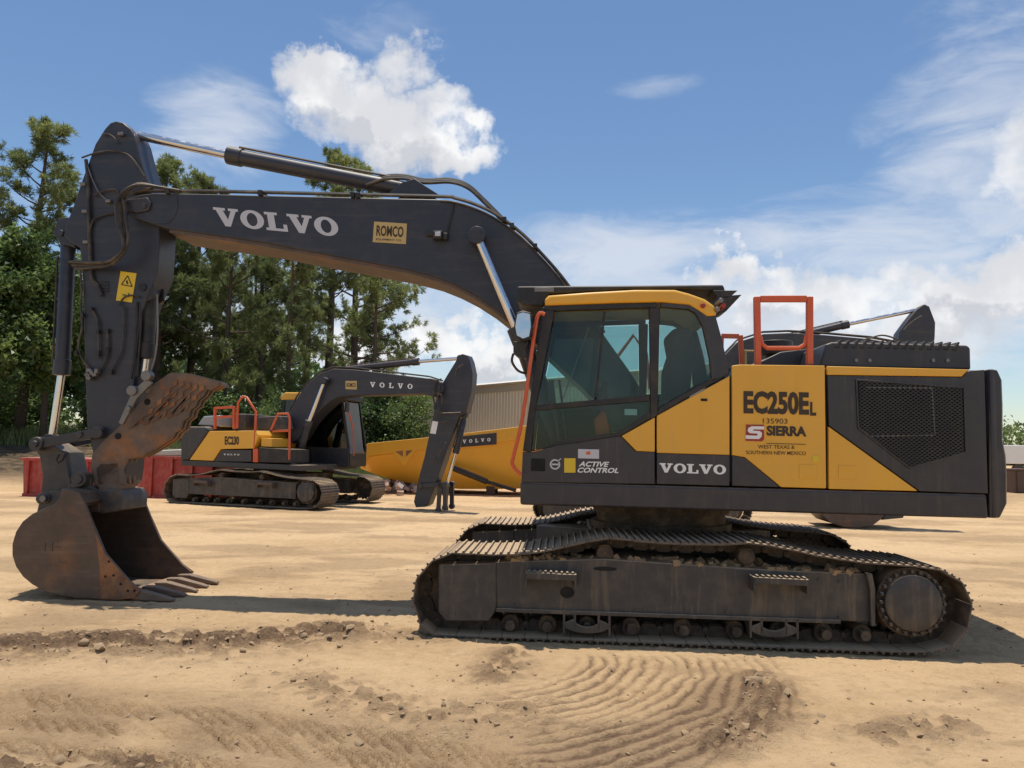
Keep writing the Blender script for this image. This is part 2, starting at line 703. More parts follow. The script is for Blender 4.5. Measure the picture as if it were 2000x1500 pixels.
def make_ground():
    xs = axis_coords(-6.2, 6.2, .021, 2500, 1.045)
    ys = axis_coords(3.5, 9.4, .0165, 2500, 1.035)
    X, Y = np.meshgrid(xs, ys)
    Z = terrain_base(X, Y)
    near = sstep(-np.hypot(X * .8, Y - 6), -34, -16)
    wx = X + .25 * (fbm(X * .9, Y * .9, 11, 3) - .5)
    wy = Y + .25 * (fbm(X * .9, Y * .9, 17, 3) - .5)
    Z += (.05 * (fbm(X * .35, Y * .35, 1, 3) - .5) + .022 * (fbm(wx * 2.2, wy * 2.2, 2, 4) - .5)) * near
    fine = fbm(wx * 14, wy * 14, 3, 4, .6) - .5
    Z += .026 * fine * near
    damp_shade = .38 * sstep(fbm(X * .5, Y * 1.1, 5, 5, .55), .52, .66)
    # crumbly windrow of darker soil
    rough = np.zeros_like(X)
    for pts, wd, amt in (
            ([G2(-250, 1275), G2(180, 1262), G2(420, 1262), G2(640, 1240)], .42, 1.0),
            ([G2(560, 1330), G2(800, 1400), G2(1000, 1400)], .30, .55),
            ([G2(640, 1240), G2(840, 1250)], .28, .5),
            ([G2(1000, 1285), G2(960, 1330)], .22, .7),
            ([G2(1480, 1330), G2(1510, 1400), G2(1380, 1470)], .22, .8),
            ([G2(1850, 1420), G2(1720, 1440)], .25, .6),
            ([G2(300, 1500), G2(0, 1490)], .2, .9)):
        d, s, a = path_dist(X, Y, pts)
        rough = np.maximum(rough, amt * np.exp(-(d / wd) ** 2))
    lump = fbm(wx * 9, wy * 9, 21, 4, .6)
    Z += rough * (.075 * (sstep(lump, .42, .75)) + .012)
    damp_shade = np.maximum(damp_shade, rough * (.35 + .8 * sstep(lump, .38, .6)))
    # drying lane driven by a wheeled machine, with lug prints
    lane, sd_, ar = path_dist(X, Y, [G2(-400, 1345), G2(0, 1395), G2(430, 1432), G2(800, 1495), G2(1050, 1560)])
    lm = np.exp(-(lane / .62) ** 4)
    damp_shade = np.maximum(damp_shade, lm * (.42 + .7 * (fbm(X * 3, Y * 3, 31, 4) - .5)))
    Z -= .022 * lm
    for off, ph in ((.30, 0.0), (.02, .5), (-.36, .25)):
        dd = sd_ - off - .03 * (fbm(X * 2, Y * 2, 41, 2) - .5)
        u = (ar + dd * 1.5 + .05 * (fbm(X * 6, Y * 6, 43, 3) - .5)) / .115 + ph
        cell = np.floor(u)
        keep = sstep(vnoise(cell * .77, np.full_like(cell, off * 31.0), 51), .12, .45) * (.55 + .8 * fbm(X * 1.6, Y * 1.6, 53, 2))
        prof = np.exp(-((u - cell - .5) / .20) ** 2) * np.exp(-(dd / (.095 + .04 * vnoise(cell * 2.1, cell * 0 + 3, 57))) ** 4) * keep
        Z -= .060 * prof
        Z += .016 * np.exp(-((u - cell - .05) / .2) ** 2) * np.exp(-(dd / .10) ** 4)
        damp_shade = np.maximum(damp_shade, 1.0 * prof)  # shade inside the prints put into the colour together with damp soil
    # crawler slew marks: concentric ridges in front of the track
    cx, cy = -.40, 6.2
    rr = np.hypot(X - cx, Y - cy) + .15 * (fbm(X * 2.0, Y * 2.0, 61, 5, .58) - .5)
    an = np.degrees(np.arctan2(Y - cy, X - cx))
    edge = 10 * (fbm(X * 1.5, Y * 1.5, 67, 2) - .5)
    win = sstep(rr, .85, 1.1) * sstep(-rr, -2.62, -2.4) * sstep(an + edge, -84, -66) * sstep(-an - edge, -4, 4)
    ph = rr / .104
    saw = ph - np.floor(ph)
    wv = np.where(saw < .7, saw / .7, (1 - saw) / .3) * 2 - 1
    var = .25 + 1.1 * fbm(X * 3.3, Y * 3.3, 63, 3)
    Z += win * var * .015 * (wv + .6 * (fbm(X * 11, Y * 11, 69, 3) - .5))
    outer_ = sstep(rr, 1.75, 2.05) * sstep(-an, 8, 22)
    damp_shade = np.maximum(damp_shade, win * (np.clip(.15 - wv, 0, 1) * .95 * var + outer_ * .55))
    # older crawler prints: short parallel bars
    for pts in ([G2(620, 1195), G2(800, 1215)], [G2(560, 1300), G2(1050, 1420)], [G2(1500, 1300), G2(2100, 1340)]):
        d, s, a = path_dist(X, Y, pts)
        u = (a + .5 * s) / .10
        Z -= .014 * np.exp(-(d / .26) ** 4) * np.exp(-((u - np.floor(u) - .5) / .2) ** 2) * (.3 + fbm(X * 4, Y * 4, 81, 2))
    # faint wheel ruts across the yard behind
    for pts, wdt in (([G2(-200, 1040), G2(600, 1010), G2(1000, 1020)], .35), ([G2(300, 1090), G2(820, 1075)], .2), ([G2(1600, 1075), G2(2100, 1110)], .3),
                     ([G2(1700, 1045), G2(2200, 1050)], .25)):
        d, s, a = path_dist(X, Y, pts)
        e = np.exp(-(d / wdt) ** 2)
        Z -= .02 * e
        damp_shade = np.maximum(damp_shade, .40 * e * (.4 + fbm(X, Y * 2, 91, 3)))
    # dark soil under the wood, with the trees' shade put into its colour
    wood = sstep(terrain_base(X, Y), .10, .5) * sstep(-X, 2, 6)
    n = X.size
    me = bpy.data.meshes.new('ground')
    ny, nx = X.shape
    me.vertices.add(n)
    co = np.stack([X, Y, Z], -1).reshape(-1, 3).astype(np.float32)
    me.vertices.foreach_set('co', co.ravel())
    idx = np.arange(n).reshape(ny, nx)
    q = np.stack([idx[:-1, :-1], idx[:-1, 1:], idx[1:, 1:], idx[1:, :-1]], -1).reshape(-1, 4).astype(np.int32)
    me.loops.add(q.size)
    me.loops.foreach_set('vertex_index', q.ravel())
    me.polygons.add(len(q))
    me.polygons.foreach_set('loop_start', np.arange(0, q.size, 4, dtype=np.int32))
    me.polygons.foreach_set('use_smooth', np.ones(len(q), dtype=bool))
    me.update(calc_edges=True)
    a = me.attributes.new('damp_shade', 'FLOAT', 'POINT')
    a.data.foreach_set('value', np.clip(damp_shade, 0, 1).astype(np.float32).ravel())
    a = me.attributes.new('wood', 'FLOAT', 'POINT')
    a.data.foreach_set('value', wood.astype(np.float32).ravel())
    o = bpy.data.objects.new('ground', me)
    COL.objects.link(o)
    tag(o, 'pale sandy dirt yard with tyre and crawler prints', 'ground', kind='structure')
    m = bpy.data.materials.new('dirt')
    m.use_nodes = True
    t = m.node_tree
    G = NG(t)
    p = t.nodes['Principled BSDF']
    cob = G.n('ShaderNodeTexCoord').outputs['Object']
    dm = G.n('ShaderNodeAttribute', attribute_name='damp_shade').outputs['Fac']
    wd = G.n('ShaderNodeAttribute', attribute_name='wood').outputs['Fac']
    mpp = G.n('ShaderNodeMapping')
    G.put(mpp.inputs[0], cob)
    mpp.inputs['Scale'].default_value = (.45, 1.0, 1)
    big = G.noise(mpp.outputs[0], .55, 6, .6)
    med = G.noise(cob, 3.0, 7, .65)
    sml = G.noise(cob, 26.0, 6, .7)
    grn = G.noise(cob, 120.0, 4, .7)
    c = G.mix(G.sm(big, .40, .62), (.750, .515, .285, 1), (.630, .420, .222, 1))
    c = G.mix(G.m('MULTIPLY', G.sm(med, .50, .75), .4), c, (.40, .27, .155, 1))
    c = G.mix(G.m('MULTIPLY', G.sm(sml, .55, .75), .45), c, (.27, .175, .10, 1))
    c = G.mix(G.m('MULTIPLY', G.sm(grn, .60, .75), .4), c, (.72, .53, .32, 1))
    m2 = G.noise(cob, 9.0, 6, .7)
    c = G.mix(G.m('MULTIPLY', G.sm(m2, .54, .68), .3), c, (.30, .195, .115, 1))
    c = G.mix(G.m('MULTIPLY', G.sm(m2, .50, .33), .6), c, (.75, .530, .300, 1))
    spk = G.noise(cob, 62.0, 3, .75)
    c = G.mix(G.m('MULTIPLY', G.sm(spk, .63, .71), .5), c, (.19, .12, .07, 1))
    rip = G.n('ShaderNodeMapping')
    G.put(rip.inputs[0], cob)
    rip.inputs['Scale'].default_value = (.35, 1.2, 1)
    rp_ = G.noise(rip.outputs[0], 16.0, 6, .72, .4)
    c = G.mix(G.m('MULTIPLY', G.sm(rp_, .55, .68), .24), c, (.30, .20, .12, 1))
    dn = G.m('MULTIPLY', dm, G.sm(sml, .2, .7, .75, 1.1), clamp=True)
    c = G.mix(dn, c, (.215, .135, .080, 1))
    c = G.mix(G.m('MULTIPLY', wd, G.sm(med, .3, .6, .75, 1.0)), c, (.075, .055, .035, 1))  # dark soil tone that also carries the tree shade
    G.put(p.inputs['Base Color'], c)
    p.inputs['Roughness'].default_value = .95
    p.inputs['Specular IOR Level'].default_value = .15
    b = G.n('ShaderNodeBump')
    b.inputs['Strength'].default_value = 1.0
    b.inputs['Distance'].default_value = .03
    G.put(b.inputs['Height'], G.m('ADD', G.m('ADD', G.m('MULTIPLY', sml, .8), G.m('MULTIPLY', rp_, .7)), G.m('ADD', G.m('MULTIPLY', grn, .4), G.m('MULTIPLY', spk, .5))))
    G.put(p.inputs['Normal'], b.outputs[0])
    me.materials.append(m)
    # loose clods
    rng = np.random.default_rng(3)
    V, Fc = [], []
    ico = [(0, 0, 1), (.894, 0, .447), (.276, .851, .447), (-.724, .526, .447), (-.724, -.526, .447), (.276, -.851, .447), (.724, .526, -.447),
           (-.276, .851, -.447), (-.894, 0, -.447), (-.276, -.851, -.447), (.724, -.526, -.447), (0, 0, -1)]
    icf = [(0, 1, 2), (0, 2, 3), (0, 3, 4), (0, 4, 5), (0, 5, 1), (1, 6, 2), (2, 7, 3), (3, 8, 4), (4, 9, 5), (5, 10, 1), (2, 6, 7), (3, 7, 8), (4, 8, 9),
           (5, 9, 10), (1, 10, 6), (6, 11, 7), (7, 11, 8), (8, 11, 9), (9, 11, 10), (10, 11, 6)]
    ico = np.array(ico)
    cand_i = rng.integers(0, ny, 90000)
    cand_j = rng.integers(0, nx, 90000)
    cnt = 0
    for i, j in zip(cand_i, cand_j):
        x, y = X[i, j], Y[i, j]
        if not (3.4 < y < 16 and abs(x) < 9):
            continue
        pr = .035 + .45 * rough[i, j] ** 1.5 + .02 * lm[i, j]
        if rng.random() > pr:
            continue
        s = .006 + .014 * rng.random() ** 2.2 + (.022 * rng.random() if rng.random() < .06 else 0)
        s *= (.8 + .5 * rough[i, j])
        vv = ico * s * rng.uniform(.55, 1.35, (12, 1)) * np.array([1.25, 1, .75])
        ca, sa = math.cos(rng.random() * 6.28), math.sin(rng.random() * 6.28)
        vv = np.stack([vv[:, 0] * ca - vv[:, 1] * sa, vv[:, 0] * sa + vv[:, 1] * ca, vv[:, 2]], -1) + [x, y, Z[i, j] + s * .25]
        bb = cnt * 12
        V += vv.tolist()
        Fc += [(a_ + bb, b_ + bb, c_ + bb) for a_, b_, c_ in icf]
        cnt += 1
    mb = MB()
    mb.v, mb.f = V, Fc
    tag(mb.build('dirt_clods', 'clod', smooth=60), 'loose crumbs and clods of dry dirt lying on the yard', 'clods', kind='stuff')
    return o


GROUND = make_ground()


# ------------------------------------------------------------------ crawler tracks
def shoe_mesh(name, pitch, width, m, grouser=.018):
    mb = MB()
    p = pitch / 2
    prof = [(-p * .98, 0), (-p * .98, .012)]
    for k in (-.667, 0, .667):
        c = k * p
        prof += [(c - .013, .012), (c - .006, .012 + grouser), (c + .006, .012 + grouser), (c + .013, .012)]
    prof += [(p * .98, .012), (p * .98, 0)]
    mb.prism(prof, -width / 2, width / 2)
    me = mb.mesh(name)
    me.materials.append(MATS[m])
    return me


def link_mesh(name, pitch, m):
    mb = MB()
    p = pitch / 2
    for s in (-1, 1):
        for off, w_ in ((.095, .035), (.14, .03)):
            mb.prism([(-p * .95, 0), (-p * 1.0, -.055), (-p * .45, -.095), (p * .45, -.095), (p * 1.0, -.055), (p * .95, 0)], s * off - w_ / 2, s * off + w_ / 2)
    mb.cyl((-p, -.055), .028, -.17, .17, 8)
    me = mb.mesh(name)
    me.materials.append(MATS[m])
    return me


def make_track(root, path, yc, width, rollers, idler, sprocket, frame_prof, face, front_box, steps, carriers, detail=True, outer=-1, m_step='trackframe',
               m_shoe='shoe'):
    """path: closed list of (x, z) on the shoes' inner face, clockwise seen from the camera side"""
    P = [Vector((a, b)) for a, b in path]
    n = len(P)
    # clockwise check: outward must point away from the centre
    seg = [(P[(i + 1) % n] - P[i]).length for i in range(n)]
    L = sum(seg)
    N = int(round(L / .192))
    pitch = L / N
    ar = sum(P[i].x * P[(i + 1) % n].y - P[(i + 1) % n].x * P[i].y for i in range(n))
    sgn = 1 if ar < 0 else -1
    yo, yi = yc + outer * (width / 2 - .16), yc - outer * (width / 2 - .16)
    fy = yc + outer * face
    mb = MB()
    mb.prism(frame_prof, fy, yc - outer * .30)
    if front_box:
        mb.prism(front_box, fy - (-outer) * .0 + outer * .012, yc - outer * .31)
    # yoke plate at the sprocket
    sx, sz, sr = sprocket
    tr = mb.build('crawler_track', 'trackframe', root, .012)
    sm_, lm_ = SHOE[m_shoe], LINK
    if abs(width - .8) > .01:
        pass
    # walk the loop
    acc, i, nxt = 0.0, 0, 0.0
    k = 0
    pos = []
    cum = [0.0]
    for s_ in seg:
        cum.append(cum[-1] + s_)

    def at(s_):
        s_ %= L
        j = max(0, int(np.searchsorted(cum, s_, side='right')) - 1)
        j = min(j, n - 1)
        t = (s_ - cum[j]) / max(seg[j], 1e-9)
        return P[j].lerp(P[(j + 1) % n], t)
    for k in range(N):
        a, b = at(k * pitch), at((k + 1) * pitch)
        c = (a + b) / 2
        d = (b - a).normalized()
        nrm = Vector((-d.y, d.x)) * sgn
        ex = Vector((d.x, 0, d.y))
        ez = Vector((nrm.x, 0, nrm.y))
        ey = ez.cross(ex)
        M = Matrix((ex, ey, ez)).transposed().to_4x4()
        M.translation = Vector((c.x, yc, c.y))
        M = M @ Matrix.Rotation(random.uniform(-.02, .02), 4, 'Y')
        inst('track_shoe', sm_, tr, M)
        if detail:
            inst('track_link', lm_, tr, M)
    # sprocket with bolted hub
    mb = MB()
    teeth = 21
    prof = []
    for q in range(teeth * 2):
        t = math.pi * q / teeth
        r = sr + (.035 if q % 2 else -.03)
        prof.append((sx + r * math.cos(t), sz + r * math.sin(t)))
    mb.prism(prof, yc - .05, yc + .05)
    mb.cyl((sx, sz), sr * .93, fy, yc + .2, 32)
    sp = mb.build('sprocket', 'link', tr, .006)
    mb = MB()
    hr = sr * .76
    mb.tube([(sx, fy + outer * -.02, sz), (sx, fy + outer * .055, sz), (sx, fy + outer * .065, sz), (sx, fy + outer * .07, sz)], [hr, hr, hr * .93, hr * .5], 40)
    nb = 24 if detail else 10
    for q in range(nb):
        t = 2 * math.pi * q / nb
        bx, bz = sx + sr * .84 * math.cos(t), sz + sr * .84 * math.sin(t)
        mb.tube([(bx, fy, bz), (bx, fy + outer * .05, bz)], .017, 6)
    mb.build('final_drive_cover', 'trackframe', tr, .006)
    # idler
    ix, iz, ir = idler
    mb = MB()
    mb.tube([(ix, yc - .11, iz), (ix, yc - .06, iz), (ix, yc - .055, iz), (ix, yc + .055, iz), (ix, yc + .06, iz), (ix, yc + .11, iz)],
            [ir, ir, ir + .03, ir + .03, ir, ir], 28)
    mb.cyl((ix, iz), ir * .4, yc - .22, yc + .22, 16)
    mb.build('idler_wheel', 'link', tr, .006)
    for (rx, rz, r) in rollers:
        mb = MB()
        y0 = yc - .2
        mb.tube([(rx, yc - .21, rz), (rx, yc - .15, rz), (rx, yc - .145, rz), (rx, yc - .06, rz), (rx, yc + .06, rz), (rx, yc + .145, rz), (rx, yc + .15, rz),
                 (rx, yc + .21, rz)], [r, r, r * .8, r * .8, r * .8, r * .8, r, r], 16)
        mb.cyl((rx, rz), r * .55, yc - .30, yc + .30, 12)
        mb.build('track_roller', 'link', tr, .004)
    for (rx, rz, r) in carriers:
        mb = MB()
        mb.tube([(rx, yc + outer * .30, rz), (rx, yc + outer * .29, rz), (rx, yc + outer * .04, rz)], [r * .8, r, r], 16)
        mb.cyl((rx, rz), r * .6, yc + outer * .04, yc - outer * .22, 12)
        mb.box((rx, yc - outer * .16, rz - r * .9), (.12, .12, r * 1.6))
        mb.build('carrier_roller', 'link', tr, .004)
    for prof in steps:
        mb = MB()
        (ax, az_), (bx, bz_) = prof
        y1 = fy + outer * .15
        mb.box(((ax + bx) / 2, y1, (az_ + bz_) / 2), (abs(bx - ax), .03, .05), Matrix.Rotation(-math.atan2(bz_ - az_, bx - ax), 3, 'Y'))
        mb.box(((ax + bx) / 2, fy + outer * .08, (az_ + bz_) / 2 + .015), (abs(bx - ax), .14, .012), Matrix.Rotation(-math.atan2(bz_ - az_, bx - ax), 3, 'Y'))
        for q in (0, 1):
            x_, z_ = (ax, az_) if q == 0 else (bx, bz_)
            mb.box((x_, fy + outer * .075, z_ - .035), (.018, .15, .12))
        for q in range(9):
            t = (q + .5) / 9
            mb.box((ax + (bx - ax) * t, fy + outer * .12, az_ + (bz_ - az_) * t + .03), (abs(bx - ax) / 22, .08, .022))
        mb.build('step', m_step, tr, .003)
    return tr


SHOE = {'shoe': shoe_mesh('track_shoe', .192, .80, 'shoe')}
LINK = link_mesh('track_link', .192, 'link')

# ------------------------------------------------------------------ the big excavator
a_ = gnd(825, 1250)
b_ = gnd(1850, 1288)
yaw = math.atan2(b_.y - a_.y, b_.x - a_.x)
ux = Vector((math.cos(yaw), math.sin(yaw), 0))
uy = Vector((-math.sin(yaw), math.cos(yaw), 0))
HW = 1.645          # half overall width
F1 = Frame(a_ + ux * 2.19 + uy * HW, yaw)
P1, S1 = F1.P, F1.S
EX = empty('excavator', F1.o, yaw)
tag(EX, 'large yellow and dark grey crawler excavator with rusty bucket and raised thumb', 'excavator')

SHW = .80
YT = -(HW - SHW / 2)      # near track centre line
outer_px = [(845, 1249), (1000, 1254.5), (1200, 1262), (1400, 1269), (1600, 1276.5), (1780, 1283), (1846, 1278), (1880, 1258), (1901, 1226), (1908, 1190), (1903, 1158),
            (1880, 1126), (1842, 1106), (1767, 1096), (1690, 1091), (1597, 1077), (1519, 1060), (1457, 1052), (1400, 1056), (1276, 1052), (1189, 1043),
            (1121, 1056), (1043, 1072), (950, 1076), (890, 1071), (850, 1083), (820, 1106), (803, 1135), (797, 1165), (806, 1205), (824, 1236)]
loop = S1(outer_px, -HW)
loop = spline(loop, 5, True)
# move from grouser tips to the shoe's inner face
lp = [Vector(p) for p in loop]
ctr = sum(lp, Vector((0, 0))) / len(lp)
inner = []
for i, p in enumerate(lp):
    d = (lp[(i + 1) % len(lp)] - lp[i - 1]).normalized()
    q = Vector((-d.y, d.x))
    if q.dot(ctr - p) < 0 and abs(p.y - ctr.y) > .2:
        q = -q
    elif q.dot(ctr - p) < 0:
        q = -q
    inner.append((p.x + q.x * .042, p.y + q.y * .042))
loop = inner
YF = YT - .33            # outer face of the track frame
fr = S1([(965, 1098), (1180, 1092), (1450, 1110), (1690, 1122), (1705, 1130), (1705, 1216), (1640, 1213), (970, 1190)], YF)
fb_ = S1([(856, 1103), (970, 1100), (970, 1190), (955, 1213), (870, 1213), (856, 1195)], YF)
rol = []
for x_ in (1000, 1070, 1145, 1228, 1326, 1425, 1508, 1592, 1665):
    p = P1(x_, 1205 + (x_ - 1000) * .028, YT)
    rol.append((p.x, p.z - .012, .078))
idl = P1(893, 1160, YT)
spk = P1(1790, 1181, YF - .1)
car = [(P1(1182, 1082, YF).x, P1(1182, 1082, YF).z, .072), (P1(1461, 1089, YF).x, P1(1461, 1089, YF).z, .072)]
stp = [S1([(1028, 1124), (1124, 1128)], YF - .15), S1([(1474, 1133), (1578, 1138)], YF - .15)]
kw = dict(path=loop, width=SHW, rollers=rol, idler=(idl.x, idl.z, .26), sprocket=(spk.x, spk.z, .30), frame_prof=fr, face=.33, front_box=fb_, steps=stp,
          carriers=car)
TRN = make_track(EX, yc=YT, outer=-1, **kw)
TRF = make_track(EX, yc=-YT, outer=1, **kw)
# roller guards, frame hole and ribs on the near track
for cx in (1146, 1512):
    mb = MB()
    g0 = P1(cx, 1215 + (cx - 1146) * .02, YF - .03)
    for s_ in (-1, 1):
        mb.box((g0.x + s_ * .19, YF + .10, g0.z - .02), (.02, .26, .17))
        mb.bar((g0.x + s_ * .10, g0.z + .06), (g0.x + s_ * .10, g0.z - .07), .02, YF - .03, YF)
    arc = [(g0.x + .20 * math.cos(t), g0.z - .02 - .075 * math.sin(t)) for t in np.linspace(0, math.pi, 13)]
    arc2 = [(g0.x + .105 * math.cos(t), g0.z + .02 - .062 * math.sin(t)) for t in np.linspace(math.pi, 0, 13)]
    mb.prism(arc + arc2, YF - .03, YF + .0)
    mb.build('roller_guard', 'trackframe', TRN, .004)
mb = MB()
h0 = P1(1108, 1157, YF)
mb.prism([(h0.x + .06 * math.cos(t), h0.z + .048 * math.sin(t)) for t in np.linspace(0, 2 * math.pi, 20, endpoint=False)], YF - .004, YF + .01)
mb.build('frame_hole', 'hole_shade', TRN, 0)  # solid disc coloured as the shade in the opening
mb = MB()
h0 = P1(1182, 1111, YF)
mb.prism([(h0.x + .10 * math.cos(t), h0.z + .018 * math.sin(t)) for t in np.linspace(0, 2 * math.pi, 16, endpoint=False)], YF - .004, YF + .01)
mb.build('frame_hole', 'hole_shade', TRN, 0)  # slot as a solid disc of painted shade
mb = MB()
mb.prism(S1([(1690, 1118), (1702, 1120), (1708, 1150), (1708, 1222), (1700, 1222), (1698, 1150)], YF - .03), YF - .05, YF - .0)
mb.prism(S1([(970, 1187), (1640, 1210), (1640, 1217), (970, 1194)], YF), YF - .03, YF)
mb.build('frame_flange', 'trackframe', TRN, .004)

for tr_, sgn_ in ((TRN, -1), (TRF, 1)):
    mb = MB()
    rm = random.Random(5)
    for k in range(150):
        px = rm.uniform(985, 1690)
        a = P1(px, 1096 + max(0, px - 1180) * .052, YF)
        s_ = rm.uniform(.02, .06)
        mb.box((a.x, sgn_ * (abs(YF) - rm.uniform(.02, .25)), a.z + s_ * .15), (s_ * 1.5, s_, s_ * .8), Matrix.Rotation(rm.uniform(0, 3), 3, Vector((rm.random(), rm.random(), rm.random() + .1)).normalized()))
    tag(mb.build('caked_mud', 'clod', tr_, .0, smooth=60), kind='stuff')
# rows of bolts and a weld seam on the near frame
for px, py in ((990, 1106), (1010, 1180), (1260, 1188), (1340, 1192), (1600, 1132), (1640, 1135), (1640, 1205), (1420, 1195)):
    a = P1(px, py, YF)
    MB().cyl((a.x, a.z), .014, YF - .014, YF, 8).build('bolt', 'trackframe', TRN, 0)

# centre frame and slewing ring
mb = MB()
mb.box((.0, 0, .66), (1.5, 1.5, .34))
for sx in (-1, 1):
    for sy in (-1, 1):
        mb.box((sx * .85, sy * .72, .62), (.8, .5, .26), Matrix.Rotation(sx * sy * .5, 3, 'Z'))
mb.build('centre_frame', 'trackframe', EX, .02)
mb = MB()
mb.tube([(0, 0, .82), (0, 0, .90), (0, 0, .905), (0, 0, 1.0), (0, 0, 1.005), (0, 0, 1.10)], [.72, .72, .66, .66, .70, .70], 40)
mb.build('slewing_ring', 'link', EX, 0)

# upper frame
YB = -1.395
BW = -YB
mb = MB()
mb.prism(S1([(1016, 941), (1928, 966), (1932, 1013), (1016, 986)], YB), YB, BW)
mb.build('upper_frame', 'grey', EX, .02)
# engine body core behind the doors
mb = MB()
mb.prism(S1([(1300, 938), (1925, 962), (1922, 722), (1435, 716), (1422, 745), (1300, 815)], YB), YB + .05, BW - .05)
mb.build('engine_body', 'black', EX, .01)


def panel(polys, name='side_panel', y=YB, th=.045, sides=(-1,)):
    objs = []
    for side in sides:
        first = None
        for (pts, m) in polys:
            mb = MB()
            pr = S1(pts, YB)
            mb.prism(pr, side * BW, side * (BW - th))
            o = mb.build(name if first is None else 'painted_field', m, EX if first is None else first, .006)
            if first is None:
                first = o
        objs.append(first)
    return objs


SD = (-1, 1)
p1 = panel([([(1283, 885.5), (1425, 889.5), (1425, 949), (1283, 945.5)], 'grey'),
            ([(1283, 812), (1425, 734), (1425, 888.5), (1283, 884.5)], 'yellow')], sides=SD)[0]
p2 = panel([([(1430, 714), (1445, 712), (1611, 714), (1614, 954), (1526, 951.5), (1455, 893), (1430, 889)], 'yellow'),
            ([(1430, 890.5), (1454, 894), (1523.5, 951.5), (1430, 949)], 'grey')], sides=SD)[0]
p3 = panel([([(1616.5, 733.5), (1880, 737), (1893, 724), (1923, 722), (1930, 964), (1797, 959.5), (1619, 831)], 'grey'),
            ([(1616, 715), (1892, 721.5), (1879, 735.5), (1616, 732)], 'yellow'),
            ([(1618.5, 833), (1793, 959), (1619, 955)], 'yellow')], sides=SD)[0]
# cooling grille: raised lattice over a flat dark sheet coloured as shade
gp = S1([(1672, 742), (1882, 757), (1886, 884), (1776, 914), (1676, 836)], YB)
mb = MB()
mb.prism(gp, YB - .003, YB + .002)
mb.build('grille_shade', 'hole_shade', p3, 0)


def inside(p, poly):
    r = False
    for i in range(len(poly)):
        a, b = poly[i], poly[i - 1]
        if (a[1] > p[1]) != (b[1] > p[1]) and p[0] < (b[0] - a[0]) * (p[1] - a[1]) / (b[1] - a[1]) + a[0]:
            r = not r
    return r


mb = MB()
gx0, gx1 = min(p[0] for p in gp), max(p[0] for p in gp)
gz0, gz1 = min(p[1] for p in gp), max(p[1] for p in gp)
dx, dz = .0215, .0155
row = 0
z = gz0
while z < gz1:
    x = gx0
    k = 0
    while x < gx1:
        up = ((k + row) % 2) * 2 - 1
        A, B = (x, z - up * dz * .42), (x + dx, z + up * dz * .42)
        if inside(A, gp) and inside(B, gp):
            mb.bar(A, B, .0052, YB - .012, YB - .006)
        x += dx
        k += 1
    z += dz
    row += 1
o = mb.build('grille_mesh', 'grey', p3, 0, smooth=0)
tag(o, kind='stuff')
mb = MB()
for a, b in zip(gp, gp[1:] + gp[:1]):
    mb.bar(a, b, .014, YB - .014, YB - .0)
mb.build('grille_frame', 'grey', p3, .003)
mb = MB()
for a, b in (((1690, 757), (1820, 758)), ((1820, 758), (1826, 850)), ((1826, 850), (1700, 852))):
    q = S1([a, b], YB)
    mb.bar(q[0], q[1], .008, YB - .005, YB - .0035)
mb.build('radiator_edge', 'steel', p3, 0)
# latch recesses
for cx, cy, pp in ((1578, 921, p2), (1655, 923, p3)):
    q = P1(cx, cy, YB)
    mb = MB()
    n_ = 18
    mb.prism([(q.x + .055 * math.cos(t), q.z + .045 * math.sin(t)) for t in np.linspace(.6, 5.7, n_)] +
             [(q.x + .032 * math.cos(t), q.z + .026 * math.sin(t)) for t in np.linspace(5.7, .6, n_)], YB - .006, YB - .001)
    mb.box((q.x, YB - .002, q.z), (.15, .006, .12))
    mb.build('latch', 'yellow', pp, .002)
q = P1(1375, 781, YB)
MB().box((q.x, YB - .002, q.z), (.055, .008, .022)).build('keyhole', 'hole_shade', p1, 0)  # small plate coloured like a shaded opening
q = P1(1593, 896, YB)
MB().box((q.x, YB - .003, q.z), (.052, .006, .052)).build('decal', 'decal_yellow', p2, 0)
# lettering on the doors
letters(font_word('EC250E', .045), P1(1452, 808, YB), P1(1580, 811, YB), P1(1452, 763, YB), 'decal_dark', p2)
letters(font_word('L', .045), P1(1582, 812, YB), P1(1594, 812, YB), P1(1582, 785, YB), 'decal_dark', p2)
letters(font_word('135903', .0), P1(1490, 827, YB), P1(1538, 828, YB), P1(1490, 817, YB), 'decal_dark', p2)
letters(font_word('SIERRA', .05), P1(1497, 851, YB), P1(1575, 853, YB), P1(1497, 831, YB), 'decal_dark', p2)
letters(font_word('WEST TEXAS &', .005), P1(1480, 876, YB), P1(1552, 877, YB), P1(1480, 869, YB), 'decal_dark', p2)
letters(font_word('SOUTHERN NEW MEXICO', .005), P1(1457, 887, YB), P1(1574, 889, YB), P1(1457, 880, YB), 'decal_dark', p2)
q = S1([(1497, 866), (1573, 868)], YB)
MB().bar(q[0], q[1], .005, YB - .005, YB - .001).build('decal_rule', 'decal_dark', p2, 0)
lg = MB()
lg.prism(S1([(1457, 829), (1492, 829.5), (1492, 858), (1488, 862), (1456, 861)], YB), YB - .004, YB - .001)
lo_ = lg.build('emblem', 'decal_red', p2, 0)
lg = MB()
lg.prism(S1([(1492, 833), (1468, 832.5), (1461, 836), (1460, 842), (1464, 846), (1480, 847), (1478, 851), (1456, 850), (1456, 857), (1482, 857.5), (1487, 853),
             (1488, 846), (1484, 842), (1470, 841), (1472, 838.5), (1492, 839)], YB), YB - .007, YB - .004)
lg.build('emblem_mark', 'white', p2, 0)
letters(slab_word('VOLVO', .06), P1(1288, 923, YB), P1(1418, 927, YB), P1(1288, 904, YB), 'white', p1)

